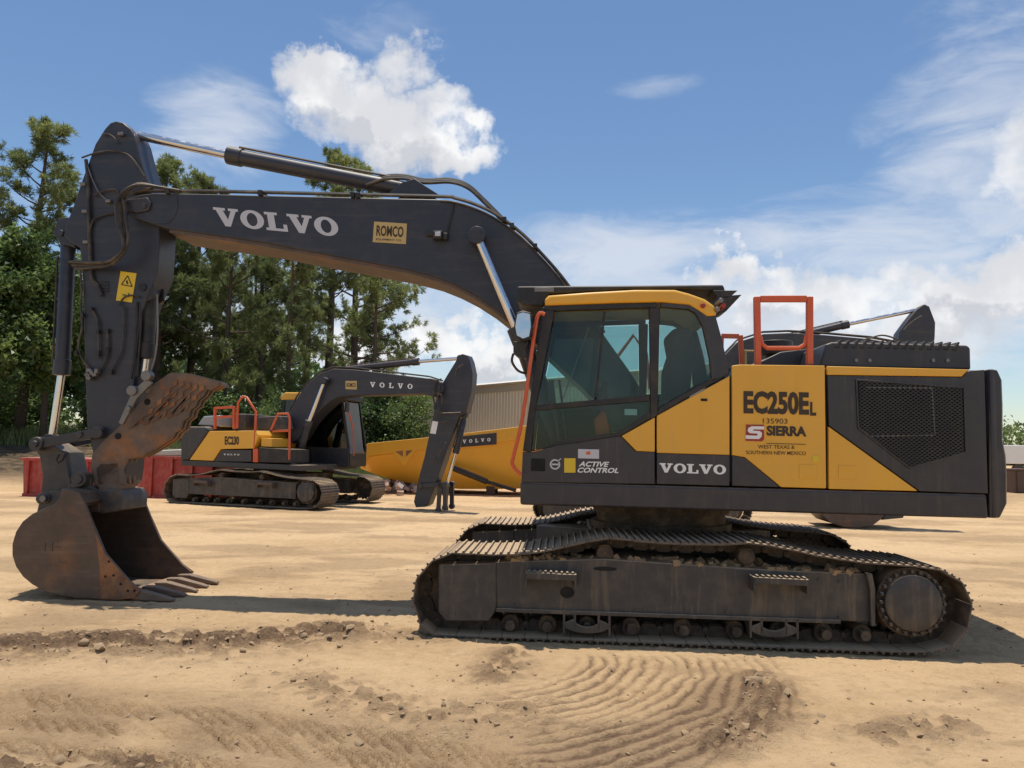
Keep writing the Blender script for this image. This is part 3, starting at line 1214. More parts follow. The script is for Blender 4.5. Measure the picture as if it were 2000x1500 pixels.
# counterweight: rounded tail, lofted in plan
mb = MB()
cw_side = S1([(1934, 720), (1950, 722), (1958, 740), (1960, 790), (1960, 860), (1966, 890), (1968, 930), (1968, 985), (1955, 1012), (1934, 1012)], YB)
xa = cw_side[0][0]
yr = [(-1.0, 0.0), (-.97, .02), (-.90, .07), (-.7, .22), (-.4, .33), (0, .37), (.4, .33), (.7, .22), (.9, .07), (.97, .02), (1.0, 0)]
vs, fs = [], []
nn = len(cw_side)
for yk, bulge in yr:
    for (x, z) in cw_side:
        e = (x - xa)
        vs.append((xa + (e * (.25 if abs(yk) > .99 else (.8 if abs(yk) > .95 else 1)) + (bulge if e > .02 else 0)), yk * BW, z))
for i in range(len(yr) - 1):
    for k in range(nn):
        k2 = (k + 1) % nn
        fs.append((i * nn + k2, i * nn + k, (i + 1) * nn + k, (i + 1) * nn + k2))
fs.append(tuple(range(nn)))
fs.append(tuple(range(len(yr) * nn - 1, (len(yr) - 1) * nn - 1, -1)))
mb.add(vs, fs)
# near corner as seen: the tail's side face
mb.prism([(x, z) for x, z in cw_side], YB + .012, YB + .25)
CW = mb.build('counterweight', 'grey', EX, .045, seg=3)
MB().box((cw_side[5][0] + .30, 0, 1.9), (.06, .5, .10)).build('lifting_pocket', 'black', CW, .01)

# engine hood with louvres
YH = -1.10
mb = MB()
hp = S1([(1600, 716), (1613, 672), (1625, 668), (1890, 674), (1896, 680), (1897, 722)], YH)
mb.prism(hp, YH, -YH)
HD = mb.build('engine_hood', 'grey', EX, .03, seg=3)
for k in range(15):
    px = 1636 + k * 16.4
    a = P1(px, 668 + (px - 1636) * .02, YH)
    mb = MB()
    mb.prism([(a.x - .028, a.z - .05), (a.x + .02, a.z + .022), (a.x + .038, a.z + .018), (a.x + .008, a.z - .055)], YH - .012, YH + .5)
    mb.build('louvre', 'black', HD, .004)
for px in (1672, 1698, 1822, 1850):
    a = P1(px, 704, YH)
    MB().cyl((a.x, a.z), .017, YH - .012, YH, 8).build('bolt', 'steel', HD, 0)
mb = MB()
a = P1(1515, 690, -.2)
mb.tube([(a.x, -.2, a.z - .25), (a.x, -.2, a.z - .02), (a.x, -.2, a.z - .02), (a.x, -.2, a.z + .12)], [.10, .10, .17, .17], 20)
mb.build('air_precleaner', 'black', EX, .008)
mb = MB()
a0, a1 = P1(1432, 716, -.6), P1(1600, 716, -.6)
mb.prism([(a0.x, a0.z), (a1.x, a1.z), (a1.x, a1.z + .20), (a0.x + .5, a0.z + .17), (a0.x + .2, a0.z + .02)], -.45, 1.0)
mb.build('top_cover', 'grey', EX, .03)

# orange guard rails
YR = -1.25


def rail(paths, y, r, name='handrail', m='orange', parent=EX, n=8, fr=None):
    mb = MB()
    for pts in paths:
        q = [(fr or F1).P(a, b, y) for a, b in pts]
        mb.tube(q, r, n)
    return mb.build(name, m, parent, 0)


def sq(a, b, w, y):
    q = S1([a, b], y)
    return q[0], q[1]


mb = MB()
for a, b in (((1478, 580), (1480, 713)), ((1581, 580), (1581, 712)), ((1484.5, 584), (1574.5, 584))):
    u, v = sq(a, b, .05, YR)
    mb.bar(u, v, .055, YR - .028, YR + .028)
mb.build('handrail', 'orange', EX, .006)
mb = MB()
q = [P1(a, b, YR) for a, b in ((1484, 655), (1488, 672), (1498, 680), (1560, 680), (1572, 673), (1576, 655))]
mb.tube(q, .02, 8)
mb.build('handrail', 'orange', EX, 0)
mb = MB()
for a, b in (((1409, 656), (1443, 657)), ((1446, 655), (1449, 713)), ((1409, 656), (1407, 714))):
    u, v = sq(a, b, .05, .3)
    mb.bar(u, v, .05, .275, .325)
mb.build('handrail', 'orange', EX, .006)
mb = MB()
for pts in (((1200, 705), (1237, 655), (1262, 690), (1270, 760)),):
    mb.tube([P1(a, b, 1.1) for a, b in pts], .022, 8)
mb.build('handrail', 'orange', EX, 0)
mb = MB()
q = spline([P1(a, b, YB - .09) for a, b in ((1064, 614), (1052, 614), (1044, 650), (1021, 812), (1004, 886), (1001, 908), (1018, 928))], 5)
mb.tube(q, .017, 8)
mb.build('handrail', 'orange', EX, 0)
mb = MB()
a = P1(1466, 700, -.9)
mb.tube([(a.x - .05, -.9, a.z - .09), (a.x - .05, -.9, a.z + .07), (a.x + .06, -.9, a.z + .07), (a.x + .06, -.9, a.z - .09)], .017, 6)
mb.build('grab_handle', 'decal_tan', EX, 0)

# tool boxes and tank on the far front corner
mb = MB()
q = S1([(1030, 938), (1400, 945), (1400, 740), (1230, 740), (1150, 800), (1060, 880), (1030, 890)], YB)
mb.prism(q, .46, BW - .01)
mb.build('tank', 'grey', EX, .02)

# ------------------------------------------------------------------ cab
CY0, CY1 = YB, -.42
cab_rails = [
    ([(1018, 942), (1021, 882), (1036, 884), (1090, 870), (1212, 852), (1242, 882.5), (1279, 883.5), (1279, 946)], 'grey'),
    ([(1021, 881), (1060, 606), (1083, 606), (1047, 790), (1037, 883)], 'black'),
    ([(1060, 605), (1064, 597), (1284, 591), (1284, 600), (1083, 607)], 'black'),
    ([(1268, 601), (1289, 600), (1285, 810), (1271, 819)], 'black'),
    ([(1046, 791), (1269, 771), (1269, 783), (1046, 802)], 'black'),
    ([(1037, 882), (1090, 862), (1206, 845), (1271, 803), (1271, 817), (1212, 852), (1090, 870)], 'black'),
    ([(1290, 599), (1292, 591), (1345, 595), (1380, 607), (1398, 617), (1412, 668), (1424, 729), (1391, 748), (1386, 700), (1372, 636), (1358, 611), (1345, 604)], 'grey'),
    ([(1286, 797), (1390, 739), (1424, 730), (1285, 810)], 'black'),
]
CAB = None
for yy, th in ((CY0, .06), (CY1, -.05)):
    for pts, m in cab_rails:
        mb = MB()
        mb.prism(S1(pts, YB), yy, yy + th)
        o = mb.build('cab' if CAB is None else ('pillar' if m == 'black' else 'cab_side'), m, CAB or EX, .008)
        if CAB is None:
            CAB = o
mb = MB()
mb.prism(S1([(1214, 851.5), (1279, 815), (1279, 882.5), (1243, 881)], YB), CY0, CY0 + .05)
mb.build('door_field', 'yellow', CAB, .006)
mb = MB()
u, v = S1([(1181, 607), (1164, 776)], YB)
mb.bar(u, v, .022, CY0 + .015, CY0 + .045)
mb.build('window_divider', 'black', CAB, .003)
# front, rear, floor
fx = S1([(1020, 885), (1060, 606), (1018, 942), (1424, 735), (1396, 617), (1424, 930)], YB)
mb = MB()
for (xa_, za), (xb_, zb), w_ in ((fx[0], fx[1], .05),):
    mb.add([(xa_, CY0 + .06, za), (xb_, CY0 + .06, zb), (xb_, CY0 + .10, zb), (xa_, CY0 + .10, za)], [(0, 1, 2, 3)])
mb.box((fx[1][0] + .03, (CY0 + CY1) / 2, fx[1][1]), (.07, CY1 - CY0 - .1, .08))
mb.box((fx[0][0] + .03, (CY0 + CY1) / 2, (fx[0][1] + fx[2][1]) / 2), (.06, CY1 - CY0 - .12, abs(fx[0][1] - fx[2][1])))
mb.box(((fx[2][0] + fx[5][0]) / 2, (CY0 + CY1) / 2, fx[2][1] + .03), (fx[5][0] - fx[2][0] - .1, CY1 - CY0 - .14, .05))
mb.box((fx[3][0] - .02, (CY0 + CY1) / 2, (fx[3][1] + fx[5][1]) / 2), (.05, CY1 - CY0 - .12, fx[3][1] - fx[5][1]))
mb.build('cab_shell', 'black', CAB, .006)


def pane(pts, y, th=.006, m='glass', name='window_pane', par=None):
    mb = MB()
    mb.prism(S1(pts, YB), y, y + th)
    return mb.build(name, m, par or CAB, 0, smooth=0)


for yy in (CY0 + .028, CY1 - .03):
    pane([(1085, 609), (1179, 606), (1162, 780), (1049, 791)], yy)
    pane([(1182, 606), (1267, 603), (1269, 774), (1166, 780)], yy + .012)
    pane([(1046, 799), (1270, 781), (1271, 806), (1208, 848), (1090, 866), (1039, 879)], yy, m='glass' if yy < -1 else 'black', name='window_pane' if yy < -1 else 'inner_wall')
    pane([(1290, 602), (1345, 605), (1358, 613), (1372, 638), (1386, 702), (1389, 738), (1287, 795)], yy)
mb = MB()
mb.add([(fx[0][0] + .02, CY0 + .07, fx[0][1]), (fx[0][0] + .02, CY1 - .06, fx[0][1]), (fx[1][0] + .02, CY1 - .06, fx[1][1] - .03), (fx[1][0] + .02, CY0 + .07, fx[1][1] - .03)],
       [(0, 1, 2, 3)])
mb.build('windscreen', 'glass', CAB, 0, smooth=0)
mb = MB()
mb.add([(fx[3][0] - .04, CY0 + .07, fx[3][1]), (fx[3][0] - .04, CY1 - .06, fx[3][1]), (fx[4][0] - .04, CY1 - .06, fx[4][1]), (fx[4][0] - .04, CY0 + .07, fx[4][1])], [(0, 1, 2, 3)])
mb.build('rear_window', 'glass', CAB, 0, smooth=0)
# roof
mb = MB()
rp = S1([(1064, 597), (1064, 584), (1072, 577), (1150, 571), (1240, 566), (1318, 566), (1345, 573), (1376, 584), (1396, 598), (1400, 617), (1381, 618), (1360, 604), (1345, 595),
         (1290, 590), (1200, 592)], YB)
mb.prism(rp, CY0 - .015, CY1 + .015)
mb.build('cab_roof', 'yellow', CAB, .025, seg=3)
mb = MB()
gq = S1([(1010, 560), (1412, 557), (1416, 571), (1330, 566), (1240, 566), (1072, 575), (1066, 586), (1062, 600), (1022, 598), (1010, 588)], YB + .25)
mb.prism(gq, YB + .22, CY1 - .1)
mb.build('roof_guard', 'black', CAB, .018)
mb = MB()
q = S1([(1044, 562), (1082, 562), (1082, 570), (1044, 570)], YB + .22)
mb.prism(q, YB + .212, YB + .22)
mb.build('work_lamp', 'steel', CAB, .002)
mb = MB()
for pts in ([(1392, 568), (1440, 568), (1420, 585), (1400, 580)], [(1398, 580), (1448, 576), (1418, 608), (1402, 614)]):
    mb.prism(S1(pts, YB + .2), YB + .18, YB + .5)
mb.build('lamp_bracket', 'black', CAB, .005)
for px, py, m in ((1407, 588, 'steel'), (1412, 598, 'decal_red'), (1372, 598, 'decal_red'), (1400, 605, 'steel')):
    a = P1(px, py, YB)
    mb = MB()
    mb.cyl((a.x, a.z), .022, YB - .035, YB + .16, 12)
    mb.build('tail_lamp', m, CAB, .004)
# mirrors
mb = MB()
mq = S1([(1009, 612), (1022, 608), (1038, 612), (1040, 640), (1036, 662), (1022, 667), (1008, 660), (1004, 640)], YB - .12)
mb.prism(mq, YB - .17, YB - .08)
MR = mb.build('mirror', 'black', CAB, .012)
mb = MB()
mq2 = [(x * .84 + .16 * (sum(p[0] for p in mq) / 8), z * .86 + .14 * (sum(p[1] for p in mq) / 8)) for x, z in mq]
mb.prism(mq2, YB - .176, YB - .169)
mb.build('mirror_glass', 'chrome', CAB, 0)
mb = MB()
mb.tube([P1(1025, 665, YB - .1), P1(1042, 640, YB - .02), P1(1056, 606, YB)], .012, 6)
mb.tube([P1(1030, 668, YB - .08), P1(1018, 690, YB - .08), P1(1026, 722, YB - .04), P1(1036, 732, YB + .02)], .014, 6)
mb.build('mirror_arm', 'black', CAB, 0)
mb = MB()
mb.prism(S1([(1003, 668), (1026, 668), (1028, 700), (1012, 698), (1003, 690)], YB - .05), YB - .09, YB + .05)
mb.tube(spline([P1(1003, 690, YB - .05), P1(1000, 706, YB - .05), P1(1012, 724, YB - .02), P1(1030, 730, YB)], 4), .013, 6)
mb.build('mirror', 'black', CAB, .006)
# inside the cab
yc_ = (CY0 + CY1) / 2
mb = MB()
bq = S1([(1305, 652), (1318, 640), (1350, 640), (1358, 665), (1352, 720), (1345, 800), (1300, 810), (1302, 720), (1312, 690)], YB + .3)
mb.prism(bq, yc_ - .22, yc_ + .22)
bq = S1([(1210, 800), (1330, 795), (1330, 838), (1215, 838)], YB + .3)
mb.prism(bq, yc_ - .24, yc_ + .24)
mb.build('seat', 'seat', CAB, .05, seg=3)
mb = MB()
for s_ in (-1, 1):
    bq = S1([(1175, 790), (1300, 785), (1300, 845), (1190, 845)], YB + .3)
    mb.prism(bq, yc_ + s_ * .28, yc_ + s_ * .40)
    a = P1(1185, 790, YB + .3)
    mb.tube([(a.x, yc_ + s_ * .34, a.z - .02), (a.x - .03, yc_ + s_ * .34, a.z + .13), (a.x - .04, yc_ + s_ * .34, a.z + .2)], [.02, .018, .032], 8)
mb.build('control_console', 'plastic', CAB, .015)
mb = MB()
for k, px in enumerate((1078, 1092)):
    a, b = P1(px + 18, 880, YB + .35 + .2 * k), P1(px, 742, YB + .35 + .2 * k)
    mb.tube([a, b], .013, 6)
a = P1(1075, 760, YB + .2)
mb.box((a.x, YB + .75, a.z + .02), (.05, .26, .2))
mb.tube([P1(1100, 905, YB + .7), P1(1078, 770, YB + .75)], .02, 6)
mb.build('lever_and_monitor', 'plastic', CAB, .006)
mb = MB()
mb.prism(S1([(1160, 820), (1178, 800), (1195, 812), (1192, 850), (1165, 852)], YB + .12), YB + .1, YB + .2)
mb.build('work_vest', 'vest', CAB, .02)
mb = MB()
mb.prism(S1([(1196, 818), (1212, 818), (1210, 845), (1194, 848)], YB + .12), YB + .1, YB + .18)
mb.build('work_vest', 'vest2', CAB, .01)
mb = MB()
mb.tube([P1(1100, 778, YB + .05), P1(1150, 640, YB + .05)], .006, 5)
mb.build('blind_rod', 'steel', CAB, 0)
MB().box(P1(1232, 805, YB + .04), (.11, .006, .055)).build('notice', 'white', CAB, 0)
# cab decals
q = P1(1051, 908, YB)
MB().box((q.x, YB - .003, q.z), (.125, .008, .11)).build('latch_shade', 'hole_shade', CAB, .003)  # raised plate with the recess shade put into its colour
q = P1(1084, 907, YB)
mb = MB()
n_ = 24
mb.prism([(q.x + .046 * math.cos(t), q.z + .046 * math.sin(t)) for t in np.linspace(.9, 6.9, n_)] +
         [(q.x + .033 * math.cos(t), q.z + .033 * math.sin(t)) for t in np.linspace(6.9, .9, n_)], YB - .004, YB - .001)
mb.bar((q.x + .026, q.z + .03), (q.x + .052, q.z + .052), .008, YB - .005, YB - .001)
mb.bar((q.x - .03, q.z), (q.x + .03, q.z), .014, YB - .005, YB - .001)
mb.build('emblem', 'silver', CAB, 0)
q = S1([(1102, 895), (1124, 895), (1124, 923), (1102, 923)], YB)
MB().prism(q, YB - .004, YB - .001).build('decal', 'decal_yellow', CAB, 0)
q = S1([(1129, 877), (1170, 878), (1170, 896), (1129, 895)], YB)
MB().prism(q, YB - .004, YB - .001).build('decal', 'silver', CAB, 0)
q = S1([(1145, 882), (1153, 882), (1153, 888), (1145, 888)], YB)
MB().prism(q, YB - .006, YB - .004).build('decal_print', 'vest', CAB, 0)
letters(font_word('ACTIVE', .03, .3), P1(1130, 911, YB), P1(1190, 912, YB), P1(1130, 901, YB), 'white', CAB)
letters(font_word('CONTROL', .03, .3), P1(1128, 923, YB), P1(1208, 924, YB), P1(1128, 913, YB), 'white', CAB)

# ------------------------------------------------------------------ boom
YM = -.31
mb = MB()
boom_px = [(241, 401), (250, 388), (275, 380), (300, 377), (420, 379), (500, 381), (640, 384), (760, 387), (860, 389), (888, 392), (930, 405), (972, 426), (1020, 462), (1060, 503), (1095, 543),
           (1130, 590), (1180, 655), (1230, 725), (1268, 785), (1275, 815), (1258, 838), (1225, 838), (1185, 805), (1140, 760), (1090, 713), (1040, 665), (1000, 629), (962, 599),
           (925, 575), (888, 556), (850, 541), (794, 526), (737, 516), (625, 495), (512, 473), (400, 457), (330, 447), (305, 440), (270, 428), (247, 418)]
mb.prism(S1(boom_px, YM), YM, -YM)
BOOM = mb.build('boom', 'boomgrey', EX, .012)
# lower flange plate wider than the box, ground-bounce brown put into its colour
mb = MB()
low = [(1000, 629), (962, 599), (925, 575), (888, 556), (850, 541), (794, 526), (737, 516), (625, 495), (512, 473), (400, 457), (330, 447)]
low2 = [(x - 1, y + 6) for x, y in low]
mb.prism(S1(low + low2[::-1], YM), YM + .02, -YM - .02)
mb.build('lower_flange', 'bucketsteel', BOOM, 0)
# nose boss and pin
for px, py, r, y0, y1 in ((284, 404, .075, YM - .05, -YM + .05),):
    a = P1(px, py, YM)
    mb = MB()
    mb.prism(S1([(242, 400), (252, 391), (290, 387), (297, 398), (293, 412), (270, 417), (247, 414)], YM), YM - .03, YM)
    mb.cyl((a.x, a.z), .03, YM - .05, -YM + .05, 16)
    mb.build('nose_plate', 'grey', BOOM, .008)
# nose weld outline
mb = MB()
q = [P1(a, b, YM - .002) for a, b in ((345, 384), (345, 410), (330, 434), (300, 436))]
mb.tube(spline(q, 5), .008, 6)
mb.build('weld_bead', 'grey', BOOM, 0)
# lettering and maker's plate
letters(slab_word('VOLVO', .05), P1(422, 441, YM), P1(664, 463, YM), P1(416, 404, YM), 'silver', BOOM)
q = S1([(731, 433), (795, 437), (793, 477), (728, 473)], YM)
MB().prism(q, YM - .006, YM - .001).build('decal', 'decal_tan', BOOM, 0)
letters(font_word('ROMCO', .03), P1(735, 461, YM), P1(788, 464, YM), P1(736, 440, YM), 'decal_dark', BOOM, out=(0, -.008, 0))
letters(font_word('EQUIPMENT CO.', .01), P1(735, 470, YM), P1(785, 472.5, YM), P1(735, 465.5, YM), 'decal_dark', BOOM, out=(0, -.008, 0))
# pipes along the boom's top
for k, (dy, yy, r) in enumerate(((-5, YM + .04, .017), (-6, YM + .10, .017), (-6, -YM - .08, .017), (3, YM - .022, .010))):
    mb = MB()
    pts = [(258, 382), (300, 378), (420, 379), (640, 384), (860, 389), (888, 392), (930, 405), (972, 426), (1020, 462), (1060, 503), (1095, 543), (1130, 590), (1180, 655)]
    if dy > 0:
        pts = pts[4:]
    mb.tube(spline([P1(a, b + dy, yy) for a, b in pts], 4), r, 7)
    mb.build('hydraulic_pipe', 'hose', BOOM, 0)
for px, py in ((330, 377), (510, 380), (690, 384), (700, 385), (985, 432), (1000, 444), (1045, 484)):
    a = P1(px, py, YM)
    MB().box((a.x, YM + .05, a.z + .01), (.045, .20, .055)).build('pipe_clamp', 'black', BOOM, .004)
# work light on the boom side with its cable
mb = MB()
a = P1(857, 463, YM)
mb.box((a.x, YM - .05, a.z), (.10, .09, .085))
mb.box((a.x - .09, YM - .03, a.z + .03), (.09, .02, .05))
mb.box((a.x + .08, YM - .05, a.z - .01), (.05, .06, .07))
WL = mb.build('work_light', 'black', BOOM, .008)
MB().box((a.x + .005, YM - .10, a.z + .005), (.06, .01, .045)).build('lens', 'silver', BOOM, .004)
mb = MB()
mb.tube(spline([P1(x, y, YM - .012) for x, y in ((886, 395), (884, 410), (877, 440), (873, 462), (864, 470))], 5), .010, 6)
mb.build('cable', 'black', BOOM, 0)

# arm cylinder on top of the boom
YZ = 0.0


def ram(name, a, mid, b, rb, rr, y, parent=EX, fr=None, base_ext=.1, m='boomgrey', rod_m='chrome'):
    """a: barrel end pin, mid: gland, b: rod end pin (picture points on plane y)"""
    FF = fr or F1
    A, Mi, B = FF.P(*a, y), FF.P(*mid, y), FF.P(*b, y)
    d = (B - A).normalized()
    mb = MB()
    mb.tube([A + d * base_ext, A + d * (base_ext + .02), Mi - d * .17, Mi - d * .165, Mi, Mi + d * .01],
            [rb * .8, rb, rb, rb * 1.16, rb * 1.16, rb * .7], 20)
    mb.cyl((A.x, A.z), rb * 1.0, y - rb * .8, y + rb * .8, 16)
    mb.tube([A, A + d * (base_ext + .01)], rb * .7, 12)
    o = mb.build(name, m, parent, .004)
    mb = MB()
    mb.tube([Mi, B], rr, 14)
    mb.build('piston_rod', rod_m, o, 0)
    mb = MB()
    mb.cyl((B.x, B.z), rr * 1.9, y - rr * 1.6, y + rr * 1.6, 16)
    mb.build('rod_eye', 'boomgrey', o, .004)
    mb = MB()
    n_ = d.cross(Vector((0, 1, 0)))
    if n_.z < 0:
        n_ = -n_
    off = n_ * (rb + .015) + Vector((0, -rb * .4, 0))
    mb.tube([A + d * (base_ext + .15) + off, Mi - d * .12 + off], .014, 6)
    mb.build('ram_pipe', 'hose', o, 0)
    return o


AC = ram('arm_cylinder', (818, 376), (446, 303), (243, 259), .088, .048, YZ)
mb = MB()
for s_ in (-1, 1):
    mb.prism(S1([(758, 392), (790, 366), (815, 358), (835, 372), (866, 392)], YZ), s_ * .16, s_ * .12)
mb.build('cylinder_bracket', 'boomgrey', EX, .006)
for k, yy in enumerate((-.10, -.04, .06)):
    mb = MB()
    mb.tube(spline([P1(a, b - k * 3, yy) for a, b in ((715, 362), (750, 350), (790, 349), (830, 357), (880, 356), (915, 368), (945, 395), (962, 412), (990, 440))], 5), .018, 7)
    mb.build('hose', 'hose', EX, 0)

# boom cylinders
for yy, nm in ((-.47, 0), (.47, 1)):
    o = ram('boom_cylinder', (1100, 890), (1008, 640), (932, 462), .085, .047, yy)
    a = P1(932, 462, yy)
mb = MB()
a = P1(932, 462, -.47)
mb.cyl((a.x, a.z), .07, YM - .01, -.52, 20, .062)
mb.cyl((a.x, a.z), .05, -.52, -.55, 16)
mb.build('pin_cap', 'grey', BOOM, .006)

# ------------------------------------------------------------------ arm
YA = -.18
mb = MB()
arm_px = [(205, 251), (215, 240), (226, 236), (240, 239), (256, 252), (263, 268), (270, 295), (280, 330), (292, 362), (303, 405), (312, 445), (311, 480), (307, 535), (290, 572), (274, 615), (266, 690),
          (260, 760), (256, 810), (252, 850), (248, 900), (243, 942), (225, 958), (205, 955), (192, 930), (178, 870), (170, 834), (167, 760), (165, 700), (163, 600), (160, 530), (156, 484),
          (138, 472), (124, 461), (128, 440), (141, 408), (161, 350), (186, 281)]
mb.prism(S1(arm_px, YA), YA, -YA)
ARM = mb.build('arm', 'boomgrey', EX, .012)
# cheek plate detail, decal with warning sign
q = S1([(236, 530), (267, 534), (258, 591), (227, 587)], YA)
MB().prism(q, YA - .006, YA - .001).build('decal', 'decal_yellow', ARM, 0)
mb = MB()
for a, b in (((238, 556), (259, 560)), ((238, 556), (250, 539)), ((250, 539), (259, 560))):
    u, v = S1([a, b], YA)
    mb.bar(u, v, .010, YA - .010, YA - .006)
u, v = S1([(248, 548), (250, 555)], YA)
mb.bar(u, v, .018, YA - .010, YA - .006)
u, v = S1([(240, 576), (247, 577)], YA)
mb.bar(u, v, .012, YA - .010, YA - .006)
u, v = S1([(252, 573), (253, 580)], YA)
mb.bar(u, v, .012, YA - .010, YA - .006)
mb.build('decal_print', 'black', ARM, 0)
mb = MB()
for k in range(4):
    u, v = S1([(199, 549 + k * 6), (213, 551 + k * 6)], YA)
    mb.bar(u, v, .012, YA - .02, YA - .001)
mb.build('data_plate', 'black', ARM, 0)


def hose(pts, y, r, m='hose', par=ARM, n=5):
    mb = MB()
    q = []
    for i, p in enumerate(pts):
        yy = p[2] if len(p) > 2 else y
        q.append(P1(p[0], p[1], yy))
    mb.tube(spline(q, n), r, 7)
    return mb.build('hose', m, par, 0)


YO = YA - .03
hose([(168, 312, YA - .02), (172, 350), (173, 400), (175, 470), (179, 540), (192, 560), (198, 578)], YO, .020)
hose([(176, 446), (184, 428), (205, 419), (222, 416)], YO, .012)
# the looping hoses over the boom nose
for k, (dx_, yy) in enumerate(((0, -.42), (9, -.37), (17, -.40))):
    hose([(350, 373, -.30), (310, 366, -.36), (268, 362 - k, yy), (240, 376 + k * 3, yy), (226 + dx_, 400, yy), (230 + dx_, 435, yy), (240 + dx_ * .6, 468, yy), (238, 490 + k * 4, yy),
          (215, 510 + k * 4, yy + .06), (180, 513 + k * 5, yy + .14), (135 + k * 6, 511 + k * 7, -.16)], YO, .019)
hose([(300, 368, -.33), (265, 374, -.37), (248, 384, -.37), (240, 398, -.35), (245, 430, -.30)], YO, .014)
hose([(160, 308, YA - .01), (190, 298), (220, 295), (250, 302), (270, 325), (282, 345)], YO, .010)
hose([(200, 262), (212, 262), (224, 270), (229, 280)], YO, .009)
hose([(167, 312), (180, 350), (195, 378), (212, 392)], YO, .007, 'steel')
hose([(183, 382), (205, 372), (225, 370), (232, 378)], YO, .010)
for px, py, y in ((212, 393, YO), (236, 262, YO), (163, 360, YO), (166, 413, YO), (168, 473, YO)):
    a = P1(px, py, y)
    MB().box((a.x, y, a.z), (.06, .04, .035)).build('hose_fitting', 'steel', ARM, .006)
# auxiliary lines down the arm
hose([(156, 520, YA - .02), (159, 560), (158, 600), (160, 640), (153, 672), (160, 700), (176, 722), (186, 735)], YO, .011, 'hose')
hose([(178, 604), (190, 625), (193, 660), (192, 700)], YO, .013)
hose([(209, 645), (210, 690), (196, 722), (180, 730)], YO, .013)
hose([(232, 596), (244, 580), (262, 577), (272, 580)], YO, .010)
hose([(242, 598), (240, 660), (232, 700), (214, 726)], YO, .010)
hose([(307, 575, -.16), (308, 640, -.16), (304, 690, -.16), (296, 722, -.16)], YO, .011, 'steel')
hose([(268, 590, -.19), (266, 640, -.19), (262, 700, -.19), (256, 740, -.19)], YO, .014, 'black')
hose([(276, 590, -.17), (274, 650, -.17), (270, 700, -.17), (268, 735, -.17)], YO, .012, 'black')
for px, py in ((178, 604), (192, 648), (210, 646), (208, 682), (192, 690), (217, 727), (161, 616), (150, 690)):
    a = P1(px, py, YO)
    MB().box((a.x, YO, a.z), (.035, .04, .05)).build('hose_fitting', 'black', ARM, .006)
mb = MB()
for k in range(7):
    a = P1(172 + random.uniform(0, 18), 722 + random.uniform(0, 24), YO - .02)
    mb.box(a, (.05, .06, .04), Matrix.Rotation(random.uniform(0, 3), 3, 'Y'))
mb.build('valve_block', 'steel', ARM, .006)

# bucket cylinder in front of the arm
BC = ram('bucket_cylinder', (135, 462), (120, 732), (101, 862), .078, .042, YZ, base_ext=.1)
mb = MB()
for s_ in (-1, 1):
    mb.prism(S1([(160, 430), (128, 432), (118, 462), (132, 480), (160, 490)], YZ), s_ * .13, s_ * .10)
a = P1(135, 462, 0)
mb.cyl((a.x, a.z), .035, -.16, .16, 12)
mb.build('cylinder_bracket', 'boomgrey', ARM, .006)
# thumb cylinder along the back of the arm
q0 = P1(292, 575, 0)
TC = ram('thumb_cylinder', (293, 572), (284, 700), (277, 752), .082, .045, -.05, base_ext=.06, m='black')
mb = MB()
for s_ in (-1, 1):
    mb.prism(S1([(262, 566), (290, 552), (312, 562), (312, 585), (285, 600), (264, 600)], -.05), -.05 + s_ * .12, -.05 + s_ * .09)
a = P1(292, 566, -.05)
mb.cyl((a.x, a.z), .04, -.20, .10, 12)
for dd in (0, 1):
    a2 = P1(262 - dd * 4, 590 + dd * 60, YA)
mb.build('thumb_cylinder_mount', 'black', EX, .006)

# ------------------------------------------------------------------ bucket linkage
lk = dict(top=(75, 867), arm=(192, 845), buck=(93, 973), pin=(164, 935))
for s_ in (-1, 1):
    yy = s_ * .24
    mb = MB()
    A, B = P1(*lk['top'], -.24), P1(*lk['arm'], -.24)
    mb.bar((A.x, A.z), (B.x, B.z), .10, yy - .025, yy + .025)
    mb.cyl((A.x, A.z), .075, yy - .05, yy + .05, 20)
    mb.cyl((B.x, B.z), .065, yy - .04, yy + .04, 20)
    mb.cyl((A.x, A.z), .035, yy - .075, yy + .075, 12)
    a = P1(158, 849, -.24)
    mb.cyl((a.x, a.z), .04, yy - .045, yy + .045, 12)
    mb.build('side_link', 'grey', EX, .008)
mb = MB()
mb.prism(S1([(62, 872), (75, 858), (92, 862), (128, 884), (140, 945), (120, 975), (92, 985), (80, 975), (84, 930), (78, 890)], -.16), -.17, .17)
A, B = P1(*lk['top'], -.16), P1(*lk['buck'], -.16)
mb.cyl((A.x, A.z), .06, -.20, .20, 16)
mb.cyl((B.x, B.z), .06, -.27, .27, 16)
mb.cyl((B.x, B.z), .035, -.31, .31, 12)
mb.build('bucket_link', 'linksteel', EX, .01)
mb = MB()
a = P1(118, 893, -.22)
mb.tube([(a.x - .03, -.20, a.z + .03), (a.x - .03, -.24, a.z - .03), (a.x, -.25, a.z - .06), (a.x + .04, -.24, a.z - .03), (a.x + .04, -.20, a.z + .03)], .01, 6)
mb.build('grease_line', 'black', EX, 0)

